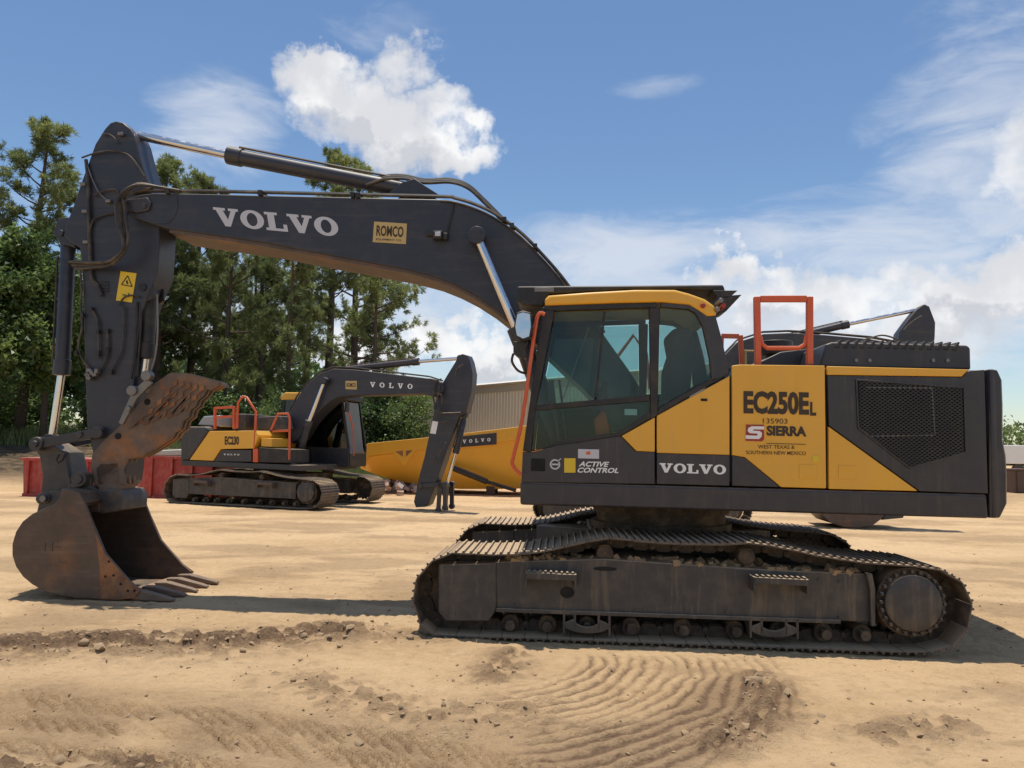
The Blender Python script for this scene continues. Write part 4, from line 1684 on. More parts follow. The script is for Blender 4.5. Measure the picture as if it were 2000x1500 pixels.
# ------------------------------------------------------------------ bucket
YK = -.56
near_px = [(120, 965), (155, 973), (164, 990), (180, 1032), (205, 1092), (252, 1146), (272, 1163), (262, 1179), (234, 1183), (196, 1182), (151, 1180), (118, 1175), (88, 1167), (62, 1153), (44, 1138), (30, 1118),
           (23, 1096), (23, 1074), (30, 1050), (43, 1030), (62, 1015), (84, 1005), (104, 996), (114, 985)]
side = S1(near_px, YK)
gz = min(z for x, z in side)
side = [(x, z - gz + .012) for x, z in side]
BK = None
for s_ in (-1, 1):
    mb = MB()
    mb.prism(side, s_ * .56, s_ * .53)
    o = mb.build('bucket' if BK is None else 'side_plate', 'bucketsteel', BK or EX, .006)
    if BK is None:
        BK = o
# curved shell: back and floor
ix0 = near_px.index((234, 1183))
shell = side[ix0:] + [side[0]]
ctr = (sum(p[0] for p in side) / len(side), sum(p[1] for p in side) / len(side))
inner_s = [(p[0] + (ctr[0] - p[0]) * .05, p[1] + (ctr[1] - p[1]) * .05) for p in shell]
mb = MB()
for i in range(len(shell) - 1):
    a, b, c, d = shell[i], shell[i + 1], inner_s[i + 1], inner_s[i]
    mb.prism([a, b, c, d], -.528, .528)
mb.build('shell', 'bucketsteel', BK, 0, smooth=50)
mb = MB()
q = S1([(120, 965), (155, 973), (166, 992), (150, 1003), (118, 985)], YK)
q = [(x, z - gz + .012) for x, z in q]
mb.prism(q, -.528, .528)
mb.build('top_beam', 'bucketsteel', BK, .01)
# lip plate and teeth
T0 = side[near_px.index((262, 1179))]
lipx0 = T0[0] - .28
mb = MB()
lx = T0[0]
mb.prism([(lx - .20, .020), (lx - .20, .060), (lx + .02, .055), (lx + .06, .025)], -.56, .56)
mb.build('cutting_lip', 'rust', BK, .006)
tx = P1(335, 1181, YK).x
for k in range(5):
    yy = -.50 + k * .25
    mb = MB()
    prof = [(lx - .08, .10), (lx + .06, .105), (tx - .06, .045), (tx - .005, .028), (tx, .008), (tx - .08, .004), (lx - .02, .010)]
    mb.prism(prof, yy - .055, yy + .055)
    v = np.array(mb.v)
    # taper to the point
    t = np.clip((v[:, 0] - lx) / (tx - lx), 0, 1)
    v[:, 1] = yy + (v[:, 1] - yy) * (1 - .38 * t)
    mb.v = [tuple(p) for p in v]
    mb.build('tooth', 'toothsteel', BK, .014)
# side cutter band on both side plates and bolt holes
for s_ in (-1, 1):
    mb = MB()
    band = S1([(186, 1048), (205, 1092), (252, 1146), (275, 1163), (262, 1180), (232, 1183), (196, 1182), (194, 1120)], YK)
    band = [(x, z - gz + .012) for x, z in band]
    mb.prism(band, s_ * .56, s_ * .568)
    mb.build('side_cutter', 'rust', BK, .004)
    for px, py in ((222, 1135), (236, 1152), (206, 1137), (250, 1165), (263, 1165), (213, 1108)):
        a = P1(px, py, YK)
        mb = MB()
        mb.cyl((a.x, a.z - gz + .012), .013, s_ * .569, s_ * .572, 8)
        mb.build('bolt_hole', 'hole_shade', BK, 0)  # flat disc, the hole's shade painted as its colour
# cast marks on the near cheek
for px, py, w_, h_ in ((87, 1077, .012, .09), (101, 1077, .012, .09), (108, 1066, .07, .010), (112, 1077, .05, .010), (122, 1108, .09, .012)):
    a = P1(px, py, YK)
    MB().box((a.x, YK - .002, a.z - gz), (w_, .008, h_)).build('cast_mark', 'bucketsteel', BK, .003)
# ears carrying the pins
for s_ in (-1, 1):
    yy = s_ * .245
    mb = MB()
    e = S1([(72, 1010), (78, 985), (84, 962), (100, 958), (125, 958), (145, 940), (152, 925), (170, 922), (180, 935), (180, 950), (196, 960), (196, 1000), (150, 1000), (104, 998)], -.245)
    mb.prism([(x, z) for x, z in e], yy - .022, yy + .022)
    A, B = P1(93, 973, -.245), P1(164, 935, -.245)
    mb.cyl((A.x, A.z), .055, yy - .04, yy + .04, 18)
    mb.cyl((B.x, B.z), .085, yy - .10, yy + .03, 20)
    mb.cyl((B.x, B.z), .05, yy - .12, yy + .03, 16)
    mb.build('ear', 'linksteel', BK, .006)
mb = MB()
A, B = P1(93, 973, -.245), P1(164, 935, -.245)
mb.cyl((A.x, A.z), .036, -.33, .33, 12)
mb.cyl((B.x, B.z), .045, -.36, .36, 12)
mb.build('pin', 'steel', BK, .004)
mb = MB()
a = P1(205, 985, -.3)
mb.prism(S1([(182, 957), (232, 957), (240, 970), (238, 996), (200, 1004), (178, 996)], -.26), -.26, .24)
mb.build('coupling_beam', 'linksteel', BK, .01)

# ------------------------------------------------------------------ thumb
th_back = [(183, 948), (176, 912), (180, 886), (202, 860), (230, 835), (252, 810), (281, 777), (302, 748), (331, 728), (362, 728), (405, 739), (426, 745)]
th_front = [(427, 752), (410, 762), (402, 760), (396, 772), (384, 782), (380, 793), (370, 800), (367, 814), (356, 822), (352, 838), (341, 845), (335, 856), (306, 875), (274, 893), (248, 897), (241, 918),
            (245, 946)]
TH = None
for k, yy in enumerate((-.20, -.11, -.02)):
    mb = MB()
    prof = S1(th_back + th_front, -.20)
    mb.prism(prof, yy, yy + .04)
    o = mb.build('thumb' if TH is None else 'thumb_tine', 'thumbgrey', TH or EX, .008)
    if TH is None:
        TH = o
mb = MB()
bk = th_back[4:]
off = [(x + 6, y + 10) for x, y in bk]
for i in range(len(bk) - 1):
    mb.prism(S1([bk[i], bk[i + 1], off[i + 1], off[i]], -.20), -.155, .03)
mb.build('back_plate', 'rust', TH, 0, smooth=50)
# rusty serrated gripping ridges standing proud of the near tine
for r in range(5):
    left, right = [], []
    n_z = 11
    for c in range(n_z):
        t = c / (n_z - 1)
        px = 372 - 66 * t - 20 * t * t + r * 13 - 26 + (3.5 if c % 2 else -3.5)
        py = 744 + 92 * t + r * 2.5
        if py > 838 - r * 6:
            break
        left.append((px - 4.5, py + 2))
        right.append((px + 4.5, py - 2))
    mb = MB()
    mb.prism(S1(left + right[::-1], -.20), -.215, -.199)
    mb.build('gripping_ridge', 'rust', TH, .004)
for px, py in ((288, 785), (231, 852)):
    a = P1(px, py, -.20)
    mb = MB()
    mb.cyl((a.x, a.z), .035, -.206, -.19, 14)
    mb.build('lightening_hole', 'hole_shade', TH, 0)  # disc coloured like the shaded inside of a hole
mb = MB()
u = S1([(259, 764), (288, 738), (298, 748), (268, 778), (240, 830), (232, 826)], -.33)
mb.prism(u, -.34, -.30)
for px, py, r in ((288, 734, .055), (260, 763, .055), (253, 798, .03)):
    a = P1(px, py, -.33)
    mb.cyl((a.x, a.z), r, -.37, -.28, 16)
mb.build('thumb_link', 'steel', TH, .006)
mb = MB()
mb.prism(S1([(190, 945), (186, 915), (196, 905), (232, 903), (236, 950), (230, 980), (196, 985)], -.2), -.20, .10)
mb.build('thumb_base', 'thumbgrey', TH, .01)

# ------------------------------------------------------------------ excavators parked behind
ga, gb = gnd(355, 985), gnd(585, 997)
an2 = math.atan2(gb.y - ga.y, gb.x - ga.x)
u2 = Vector((math.cos(an2), math.sin(an2), 0))
v2 = Vector((-math.sin(an2), math.cos(an2), 0))
F2 = Frame((ga + gb) / 2 + v2 * HW, an2)
ax3 = math.radians(-6)
gb3 = gnd(1672, 1031)
F3 = Frame(gb3 + Vector((-4.75 * math.cos(ax3), -4.75 * math.sin(ax3), 0)) + Vector((-math.sin(ax3), math.cos(ax3), 0)) * .45, ax3)
B2 = -1.36


def S2(pts, y=B2):
    return F2.S(pts, y)


def parked_excavator(Fr, label, boom, arm, S, dec, with_bucket):
    root = empty('excavator', Fr.o, Fr.a)
    tag(root, label, 'excavator')

    def pr(pts, y0, y1, name, m, par=root, bev=.01):
        mb = MB()
        mb.prism(pts, y0, y1)
        return mb.build(name, m, par, bev)
    for sgn in (-1, 1):
        k2 = dict(kw)
        if sgn < 0:
            k2['steps'] = kw['steps']
        make_track(root, yc=sgn * (HW - SHW / 2), outer=sgn, detail=False, m_step='rustcrate', **k2)
    mb = MB()
    mb.box((0, 0, .66), (2.2, 1.7, .32))
    mb.tube([(0, 0, .8), (0, 0, 1.06)], .68, 28)
    mb.build('slewing_ring', 'link', root, .01)
    B = -B2
    pr(S2([(353, 899), (590, 909), (590, 920), (354, 909)]), B2, B, 'upper_frame', 'grey')
    # tail
    pr(S2([(352, 836), (356, 833), (402, 833), (407, 842), (368, 899), (353, 899)]), B2, B, 'counterweight', 'grey', bev=.04)
    e = pr(S2([(409, 842), (499, 841), (505, 850), (496, 876), (431, 877), (416, 900), (370, 898)]), B2, B - .02, 'side_panel', 'yellow')
    pr(S2([(433, 879), (491, 879), (491, 902), (418, 901)]), B2, B - .03, 'lower_panel', 'grey')
    pr(S2([(494, 876), (504, 876), (504, 903), (494, 903)]), B2 - .01, B2 + .1, 'panel_post', 'orange')
    pr(S2([(506, 874), (566, 878), (566, 904), (506, 903)]), B2, -.5, 'tool_box', 'black')
    pr(S2([(505, 855), (526, 856), (526, 873), (505, 872)]), B2 + .1, -.55, 'fuel_tank', 'yellow')
    pr(S2([(372, 829), (384, 812), (416, 810), (418, 833)]), B2 + .25, 0, 'engine_hood', 'roofgrey', bev=.03)
    pr(S2([(470, 838), (472, 812), (520, 810), (528, 838)]), -.75, .8, 'engine_hood', 'plastic', bev=.03)
    pr(S2([(425, 838), (425, 806), (452, 806), (452, 838)]), -.8, .2, 'air_box', 'plastic', bev=.03)
    # rails
    mb = MB()
    for a, b in (((420, 796), (420, 838)), ((457, 794), (457, 837)), ((420, 797), (457, 795)), ((420, 815), (457, 813))):
        q = S2([a, b], B2 + .12)
        mb.bar(q[0], q[1], .06, B2 + .09, B2 + .15)
    mb.build('handrail', 'orange', root, .005)
    for pts in ([(463, 836), (465, 786), (474, 774), (482, 776), (500, 804), (497, 875)], [(529, 840), (543, 808), (563, 808), (566, 820), (565, 898)], [(533, 842), (564, 841)]):
        mb = MB()
        mb.tube([Vector((x, B2 + .02, z)) for x, z in S2(pts, B2 + .02)], .03, 7)
        mb.build('handrail', 'orange', root, 0)
    # cab on the far front corner
    cy0, cy1 = .40, 1.36
    cb = F2.S([(545, 908), (545, 800), (556, 786), (640, 786), (668, 800), (682, 880), (680, 908)], .40)
    x0, x1 = cb[0][0], cb[-1][0]
    z0 = cb[0][1]
    xt = cb[4][0]
    zt = 2.93
    cab = None
    for yy in (cy0, cy1 - .05):
        for pl, m in (([(x0, z0), (x1, z0), (x1 + .02, z0 + .5), (x0, z0 + .5)], 'grey'),
                      ([(x1 + .02, z0 + .5), (x1 - .05, z0 + .5), (xt - .06, zt - .15), (xt, zt - .15)], 'black'),
                      ([(x0, z0 + .5), (x0 + .07, z0 + .5), (x0 + .10, zt - .15), (x0 + .03, zt - .15)], 'black'),
                      ([(x0 + .75, z0 + .5), (x0 + .81, z0 + .5), (x0 + .81, zt - .15), (x0 + .75, zt - .15)], 'black')):
            o = pr(pl, yy, yy + .05, 'cab' if cab is None else 'pillar', m, cab or root)
            cab = cab or o
        pr([(x0 + .07, z0 + .5), (x1 - .05, z0 + .5), (xt - .06, zt - .15), (x0 + .1, zt - .15)], yy + .02, yy + .026, 'window_pane', 'glassblue', cab, 0)
    mb = MB()
    mb.add([(x1 + .0, cy0 + .05, z0 + .35), (x1 + .0, cy1 - .05, z0 + .35), (xt - .02, cy1 - .05, zt - .15), (xt - .02, cy0 + .05, zt - .15)], [(0, 1, 2, 3)])
    mb.build('windscreen', 'glassblue', cab, 0, smooth=0)
    mb = MB()
    mb.box((x1 - .0, (cy0 + cy1) / 2, z0 + .2), (.06, cy1 - cy0 - .06, .34))
    mb.box((x0 + .02, (cy0 + cy1) / 2, z0 + .75), (.05, cy1 - cy0 - .06, 1.4))
    mb.box(((x0 + x1) / 2, (cy0 + cy1) / 2, z0 + .03), (x1 - x0 - .08, cy1 - cy0 - .1, .06))
    mb.build('cab_shell', 'black', cab, .01)
    mb = MB()
    mb.box((x0 + .6, (cy0 + cy1) / 2, z0 + .5), (.45, .5, .25))
    mb.box((x0 + .38, (cy0 + cy1) / 2, z0 + .95), (.14, .46, .75))
    mb.build('seat', 'seat', cab, .03)
    pr([(x0 - .04, zt - .16), (xt + .03, zt - .16), (xt - .02, zt - .04), (xt - .3, zt + .03), (x0 + .1, zt + .05), (x0 - .04, zt - .04)], cy0 - .02, cy1 + .02, 'cab_roof', 'yellow', cab, .03)
    pr([(x0 + .95, zt - .05), (xt + .08, zt - .17), (xt + .06, zt - .02), (x0 + 1.0, zt + .08)], cy0 - .05, cy1 + .05, 'roof_guard', 'black', cab, .02)
    mb = MB()
    mb.tube([(x1 + .10, cy0 + .1, z0 + .3), (x1 + .06, cy0 + .1, z0 + 1.0), (xt + .05, cy0 + .1, zt - .2)], .022, 6)
    mb.build('handrail', 'orange', cab, 0)
    mb = MB()
    mb.box((xt + .14, cy0 + .02, zt - .35), (.05, .16, .26))
    mb.tube([(xt, cy0 + .1, zt - .2), (xt + .13, cy0 + .02, zt - .22)], .015, 6)
    mb.build('mirror', 'black', cab, .01)
    # boom, arm and rams
    bm = pr(boom['prof'], -.29, .29, 'boom', 'boomgrey', bev=.015)
    am = pr(arm['prof'], -.17, .17, 'arm', 'boomgrey', bev=.012)
    mb = MB()
    for yy in (-.2, -.1):
        mb.tube([Vector((x, yy, z + .05)) for x, z in boom['top']], .02, 6)
    mb.build('hydraulic_pipe', 'hose', bm, 0)
    for yy in (-.40, .40):
        A, M_, Bp = boom['ram']
        ram('boom_cylinder', A, M_, Bp, .09, .05, yy, root, Fr)
    ram('arm_cylinder', *boom['aram'], .085, .045, 0, root, Fr)
    ram('bucket_cylinder', *arm['bram'], .075, .04, 0, root, Fr)
    for pts in arm['hoses']:
        mb = MB()
        mb.tube(spline([Fr.P(a, b, -.36) for a, b in pts], 5), .02, 6)
        mb.build('hose', 'hose', am, 0)
    for pts in arm['links']:
        q = Fr.S(pts, 0)
        for yy in (-.22, .22):
            mb = MB()
            mb.bar(q[0], q[1], .10, yy - .03, yy + .03)
            for p in q:
                mb.cyl(p, .07, yy - .05, yy + .05, 14)
            mb.build('bucket_link', 'grey', root, .006)
    dec(root, e, bm, am)
    return root


boom2_top = [(565, 806), (580, 777), (596, 755), (626, 729), (651, 720), (694, 722), (770, 731), (838, 739), (862, 747)]
boom2_px = [(568, 866), (562, 850)] + boom2_top + [(866, 762), (853, 776), (824, 769), (750, 771), (690, 772), (662, 775), (644, 784), (619, 806), (600, 828), (582, 858)]
arm2_px = [(889, 707), (895, 695), (903, 691), (913, 694), (918, 706), (923, 730), (921, 761), (910, 806), (897, 812), (886, 842), (876, 870), (853, 939), (836, 985), (829, 990), (812, 991), (808, 980), (820, 925),
           (829, 892), (846, 812), (852, 782), (862, 752), (870, 738)]


def dec2(root, e, bm, am):
    letters(font_word('EC230', .05), F2.P(439, 869, B2), F2.P(467, 869, B2), F2.P(439, 852, B2), 'decal_dark', e)
    letters(slab_word('VOLVO', .5), F2.P(437, 889, B2), F2.P(468, 889.5, B2), F2.P(437, 886, B2), 'white', e)
    letters(slab_word('VOLVO', .85), F2.P(723, 756, -.29), F2.P(806, 760, -.29), F2.P(723, 746, -.29), 'white', bm)
    MB().prism(F2.S([(675, 744), (697, 744), (697, 761), (675, 760)], -.29), -.296, -.291).build('decal', 'decal_tan', bm, 0)
    letters(font_word('ROMCO', .02), F2.P(677, 756, -.297), F2.P(695, 756, -.297), F2.P(677, 748, -.297), 'decal_dark', bm)
    MB().prism(F2.S([(845, 822), (856, 824), (851, 848), (840, 846)], -.17), -.178, -.171).build('decal', 'white', am, 0)


E2 = parked_excavator(
    F2, 'smaller yellow and grey excavator with bare arm tip parked before the pines', dict(prof=F2.S(boom2_px, -.29), top=F2.S(boom2_top, -.2), ram=((587, 882), (604, 822), (634, 744)), aram=((668, 722), (818, 706), (900, 700))),
    dict(prof=F2.S(arm2_px, -.17), bram=((908, 812), (890, 885), (872, 948)),
         hoses=([(838, 740), (856, 745), (858, 760), (852, 785), (848, 800)], [(848, 768), (862, 772), (862, 795), (850, 815), (860, 824), (878, 822)], [(850, 790), (858, 806), (880, 807), (900, 806)],
                [(862, 740), (850, 748), (846, 775), (852, 800)], [(846, 905), (860, 880), (870, 865)], [(905, 712), (893, 720), (890, 735)]),
         links=([(828, 948), (868, 946)], [(866, 946), (863, 995)], [(876, 946), (876, 990)])), S2, dec2, False)

boom3_top = [(1345, 810), (1400, 710), (1440, 668), (1490, 652), (1540, 650), (1610, 654), (1700, 662), (1756, 672)]
boom3_px = [(1330, 885), (1325, 860)] + boom3_top + [(1765, 700), (1740, 716), (1600, 712), (1500, 722), (1450, 760), (1400, 830), (1360, 895)]
arm3_px = [(1774, 625), (1790, 605), (1803, 595), (1815, 598), (1827, 630), (1826, 660), (1812, 740), (1785, 830), (1735, 955), (1705, 1000), (1680, 1002), (1672, 985), (1700, 900), (1740, 760), (1752, 690), (1756, 650)]


def dec3(root, e, bm, am):
    YB3 = -.55
    bp = [(1600, 1002), (1640, 994), (1690, 990), (1735, 1000), (1722, 1016), (1706, 1028), (1680, 1034), (1650, 1033), (1622, 1024)]
    s = F3.S(bp, YB3)
    z0 = min(z for x, z in s)
    s = [(x, z - z0 + .01) for x, z in s]
    bk = None
    for sg in (-1, 1):
        mb = MB()
        mb.prism(s, sg * .55, sg * .52)
        o = mb.build('bucket' if bk is None else 'side_plate', 'bucketsteel', bk or root, .006)
        bk = bk or o
    mb = MB()
    mb.prism(s[3:] + [s[0]], -.518, .518)
    mb.build('shell', 'bucketsteel', bk, .006)
    mb = MB()
    mb.prism(F3.S([(1735, 1000), (1768, 1006), (1766, 1012), (1724, 1016)], YB3), -.5, .5)
    mb.build('coupling_beam', 'grey', bk, .01)


E3 = parked_excavator(
    F3, 'grey excavator behind the large one, its arm head showing over the louvred engine hood',
    dict(prof=F3.S(boom3_px, -.29), top=F3.S(boom3_top, -.2), ram=((1400, 900), (1430, 800), (1455, 700)), aram=((1520, 665), (1657, 633), (1803, 603))),
    dict(prof=F3.S(arm3_px, -.17), bram=((1815, 700), (1780, 850), (1750, 940)),
         hoses=([(1690, 664), (1720, 655), (1745, 660), (1760, 670), (1762, 690)], [(1680, 668), (1700, 660), (1730, 665), (1750, 680)], [(1800, 617), (1780, 630), (1765, 645)]),
         links=([(1700, 960), (1745, 965)], [(1745, 965), (1728, 1002)])), S2, dec3, True)

# ------------------------------------------------------------------ detached hauler body
FH = Frame(gnd(860, 966) + Vector((0, 1.4, 0)), math.radians(-3))
HB = empty('dump_body', FH.o, FH.a)
tag(HB, 'yellow dump truck body resting on blocks beside the beige shed', 'truck body')
W_ = 1.4
top_px = [(704, 884), (718, 868), (760, 863), (830, 856), (900, 849), (985, 838), (1060, 826), (1110, 822)]
bot_px = [(704, 915), (730, 925), (760, 935), (830, 950), (900, 955), (985, 955), (1060, 953), (1110, 950)]
tp = FH.S(top_px, -W_)
bt = FH.S(bot_px, -W_ * .62)
mb = MB()
vs = []
for (a, b) in zip(tp, bt):
    zm = a[1] - .42
    vs += [(a[0], -W_, a[1]), (a[0], -W_, zm if zm > b[1] + .2 else b[1] + .3), (b[0], -W_ * .62, b[1]), (b[0], W_ * .62, b[1]), (a[0], W_, zm if zm > b[1] + .2 else b[1] + .3), (a[0], W_, a[1])]
fs = []
for i in range(len(tp) - 1):
    for k in range(5):
        fs.append((i * 6 + k + 1, i * 6 + k, (i + 1) * 6 + k, (i + 1) * 6 + k + 1))
L_ = (len(tp) - 1) * 6
fs.append((L_, L_ + 1, L_ + 2, L_ + 3, L_ + 4, L_ + 5))
mb.add(vs, fs)
HT = mb.build('body_shell', 'hauleryellow', HB, 0, smooth=25)
sol = HT.modifiers.new('thickness', 'SOLIDIFY')
sol.thickness = .05
sol.offset = 1
# rim band with triangular gusset, tail lip, headboard
for sg in (-1, 1):
    mb = MB()
    rim = FH.S([(700, 906), (706, 880), (719, 866), (830, 855), (985, 837), (1110, 821), (1110, 846), (985, 862), (830, 878), (812, 880), (791, 910), (768, 884), (722, 890), (714, 915)], -W_)
    mb.prism(rim, sg * W_ * 1.0 + sg * .03, sg * W_ * 1.0 + sg * .09)
    mb.build('rim_band', 'hauleryellow', HB, .012)
    for tri in ([(773, 882), (788, 880), (788, 892)], [(794, 880), (807, 879), (794, 892)]):
        mb = MB()
        mb.prism(FH.S(tri, -W_), sg * (W_ + .088), sg * (W_ + .094))
        mb.build('gusset_opening', 'rust', HB, 0)
mb = MB()
mb.prism(FH.S([(975, 862), (978, 842), (1008, 831), (1120, 812), (1120, 842), (1010, 858)], -W_ - .12), -W_ - .05, W_ + .05)
hd = FH.S([(1085, 950), (1085, 815), (1125, 800), (1125, 945)], -W_)
MB().prism(hd, -W_ - .02, W_ + .02).build('headboard', 'hauleryellow', HB, .02)
q = FH.S([(892, 853), (970, 845), (970, 868), (892, 874)], -W_ - .1)
MB().prism(q, -W_ - .105, -W_ - .092).build('name_panel', 'grey', HB, .004)
letters(slab_word('VOLVO', .9), FH.P(904, 866, -W_ - .106), FH.P(958, 862, -W_ - .106), FH.P(904, 859, -W_ - .106), 'white', HB)
mb = MB()
mb.tube([FH.P(880, 912, -W_ - .05), FH.P(950, 940, -W_ - .05), FH.P(952, 941, -W_ - .05), FH.P(1008, 958, -W_ - .05)], [.10, .10, .06, .06], 12)
mb.build('tipping_cylinder', 'black', HB, .004)
for px in (742, 868, 958, 1060):
    for yy in (-.75, .6):
        a = FH.P(px, 950, -W_ * .62)
        MB().box((a.x, yy, .14), (.28, .35, .28)).build('timber_block', 'rustcrate', HB, .01)

# ------------------------------------------------------------------ metal shed
corner = Vector((6.2, 36.5, 0))
wdir = Vector((-.60, .80, 0))
SHED = empty('metal_shed', corner, math.atan2(wdir.y, wdir.x))
tag(SHED, 'beige ribbed metal shed with a low eave behind the truck body', 'building')
mat('siding', (.74, .65, .52), .06, .5, .5, dust=.1, streak=.12, sdir=(4, 4, .3))
mat('trim', (.48, .41, .32), .1, 1, .5)
LEN, DEP, EH = 34.0, 16.0, 5.25
# long wall: folded sheet, one panel per 3 m, ribs every .30 m (local x along wall, camera side is +y local)
pw = 3.0
for k in range(int(LEN / pw) + 1):
    x0 = k * pw
    prof = []
    nn_ = 10
    for j in range(nn_):
        xx = x0 + j * pw / nn_
        prof += [(xx, 0), (xx + .20, 0), (xx + .225, .045), (xx + .275, .045)]
    prof.append((x0 + pw - .004, 0))
    vs = [(x, y, .05) for x, y in prof] + [(x, y, EH - .45) for x, y in prof]
    n_ = len(prof)
    fs = [(i, i + 1, n_ + i + 1, n_ + i) for i in range(n_ - 1)]
    mb = MB()
    mb.add(vs, fs)
    mb.build('wall_panel', 'siding', SHED, 0, smooth=0)
L3 = (int(LEN / pw) + 1) * pw
MB().box((L3 / 2, .02, EH - .22), (L3, .10, .46)).build('eave_band', 'trim', SHED, .01)
MB().box((L3 / 2, .06, EH + .03), (L3 + .3, .22, .10)).build('gutter', 'trim', SHED, .02)
mb = MB()
sgn_ = -1
mb.add([(0, -.03, EH), (L3, -.03, EH), (L3, -DEP / 2, EH + 1.3), (0, -DEP / 2, EH + 1.3), (L3, -DEP, EH), (0, -DEP, EH)], [(0, 1, 2, 3), (3, 2, 4, 5)])
mb.build('roof', 'siding', SHED, 0, smooth=0)
mb = MB()
mb.add([(0, -.03, 0), (0, -DEP, 0), (0, -DEP, EH), (0, -DEP / 2, EH + 1.3), (0, -.03, EH), (L3, -.03, 0), (L3, -DEP, 0), (L3, -DEP, EH), (L3, -DEP / 2, EH + 1.3), (L3, -.03, EH)],
       [(0, 1, 2, 3, 4), (9, 8, 7, 6, 5), (1, 6, 7, 2)])
mb.build('end_wall', 'siding', SHED, 0, smooth=0)

# ------------------------------------------------------------------ red steel bins
def red_bin(px0, px1, pyt, pyb, label, slope, lid):
    a, b = gnd(px0, pyb), gnd(px1, pyb)
    b.y = a.y
    Fb = Frame(((a.x + b.x) / 2, a.y + .8, 0), 0)
    root = empty('steel_bin', Fb.o, 0)
    tag(root, label, 'bin', 'red steel bins by the wood')
    q = Fb.S([(px0, pyb - 3), (px1, pyb - 3), (px1 + (0 if slope < 0 else 0), pyt), (px0 + (24 if slope > 0 else 0), pyt)], -.8)
    mb = MB()
    mb.prism(q, -.78, .78)
    o = mb.build('bin_body', 'redpaint', root, .02)
    x0, x1, zt, zb = q[0][0], q[1][0], q[2][1], q[0][1]
    for k in range(5):
        xx = x0 + .12 + (x1 - x0 - .24) * k / 4
        zz = zt if xx > q[3][0] else zb + (zt - zb) * .5
        MB().box((xx, -.82, (zb + zz) / 2), (.08, .09, zz - zb - .04)).build('rib', 'redpaint', root, .01)
    MB().box(((q[3][0] + x1) / 2, 0, zt - .03), (x1 - q[3][0] + .08, 1.72, .08)).build('rim', 'redpaint', root, .01)
    MB().box(((x0 + x1) / 2, 0, zb - .02), (x1 - x0, 1.66, .10)).build('skid', 'redpaint', root, .01)
    if lid:
        mb = MB()
        mb.prism([(q[3][0] - .05, zt + .02), (x1 + .06, zt + .02), (x1 - .1, zt + .16), ((q[3][0] + x1) / 2, zt + .20), (q[3][0] + .15, zt + .13)], -.8, .8)
        mb.build('cover', 'tarp', root, .03)
    return root


red_bin(44, 176, 897, 968, 'red steel bin with a thin rim seen through the bucket linkage', -1, False)
red_bin(246, 420, 893, 972, 'red steel bin with sloped end and pale cover beside the smaller excavator', 1, True)

# ------------------------------------------------------------------ rubble and right-hand edge
rng = random.Random(8)
mb = MB()
for k in range(140):
    c = gnd(rng.uniform(745, 850), rng.uniform(955, 968))
    s = rng.uniform(.05, .22)
    h = rng.uniform(0, .35) * math.exp(-((c.x + 4.0) / 1.2) ** 2)
    R_ = Matrix.Rotation(rng.uniform(0, 3), 3, Vector((rng.random(), rng.random(), rng.random() + .1)).normalized())
    mb.box((c.x, c.y + rng.uniform(0, .8), h + s * .3), (s, s * rng.uniform(.6, 1.2), s * rng.uniform(.4, .9)), R_)
tag(mb.build('rubble_pile', 'rubble', None, .0, smooth=0), 'low heap of broken pale rubble beside the yellow truck body', 'rubble', kind='stuff')


def crate(px, py, d, label, m, name):
    p = gnd(px, py)
    root = empty(name, p, 0)
    tag(root, label, 'crate')
    MB().box((0, 0, d[2] / 2), d).build('body', m, root, .03)
    for s_ in (-1, 1):
        MB().box((s_ * d[0] * .35, -d[1] / 2 - .03, d[2] / 2), (.08, .06, d[2] * .9)).build('rib', m, root, .01)
    MB().box((0, 0, d[2] + .04), (d[0] + .1, d[1] + .1, .08)).build('rim', m, root, .02)
    return root


crate(1985, 962, (.9, 1.2, 1.0), 'dark steel crate at the dirt berm behind the counterweight', 'rustcrate', 'steel_crate')
tp_ = gnd(2010, 930)
TRL = empty('box_trailer', tp_, 0)
tag(TRL, 'white box trailer parked before the far trees', 'trailer')
MB().box((0, 0, 1.75), (6.0, 2.4, 1.5)).build('body', 'whitepaint', TRL, .05)
for s_ in (-1.6, -.7, 1.8):
    mb = MB()
    mb.cyl((s_, .48), .48, -1.2, -.9, 20)
    mb.build('wheel', 'rubber', TRL, .03)
MB().box((0, 0, .92), (5.6, 1.8, .14)).build('chassis', 'black', TRL, .01)


# ------------------------------------------------------------------ trees
def sheet_mesh(name, tris, tone, m):
    """tris: (n, 3, 3) array"""
    n = len(tris)
    me = bpy.data.meshes.new(name)
    me.vertices.add(n * 3)
    me.vertices.foreach_set('co', tris.reshape(-1).astype(np.float32))
    me.loops.add(n * 3)
    me.loops.foreach_set('vertex_index', np.arange(n * 3, dtype=np.int32))
    me.polygons.add(n)
    me.polygons.foreach_set('loop_start', np.arange(0, n * 3, 3, dtype=np.int32))
    me.update(calc_edges=True)
    a = me.attributes.new('tone', 'FLOAT', 'POINT')
    a.data.foreach_set('value', np.repeat(tone, 3).astype(np.float32))
    me.materials.append(MATS[m])
    return me


def rdir(rg, n):
    v = rg.normal(size=(n, 3))
    return v / np.linalg.norm(v, axis=1, keepdims=True)


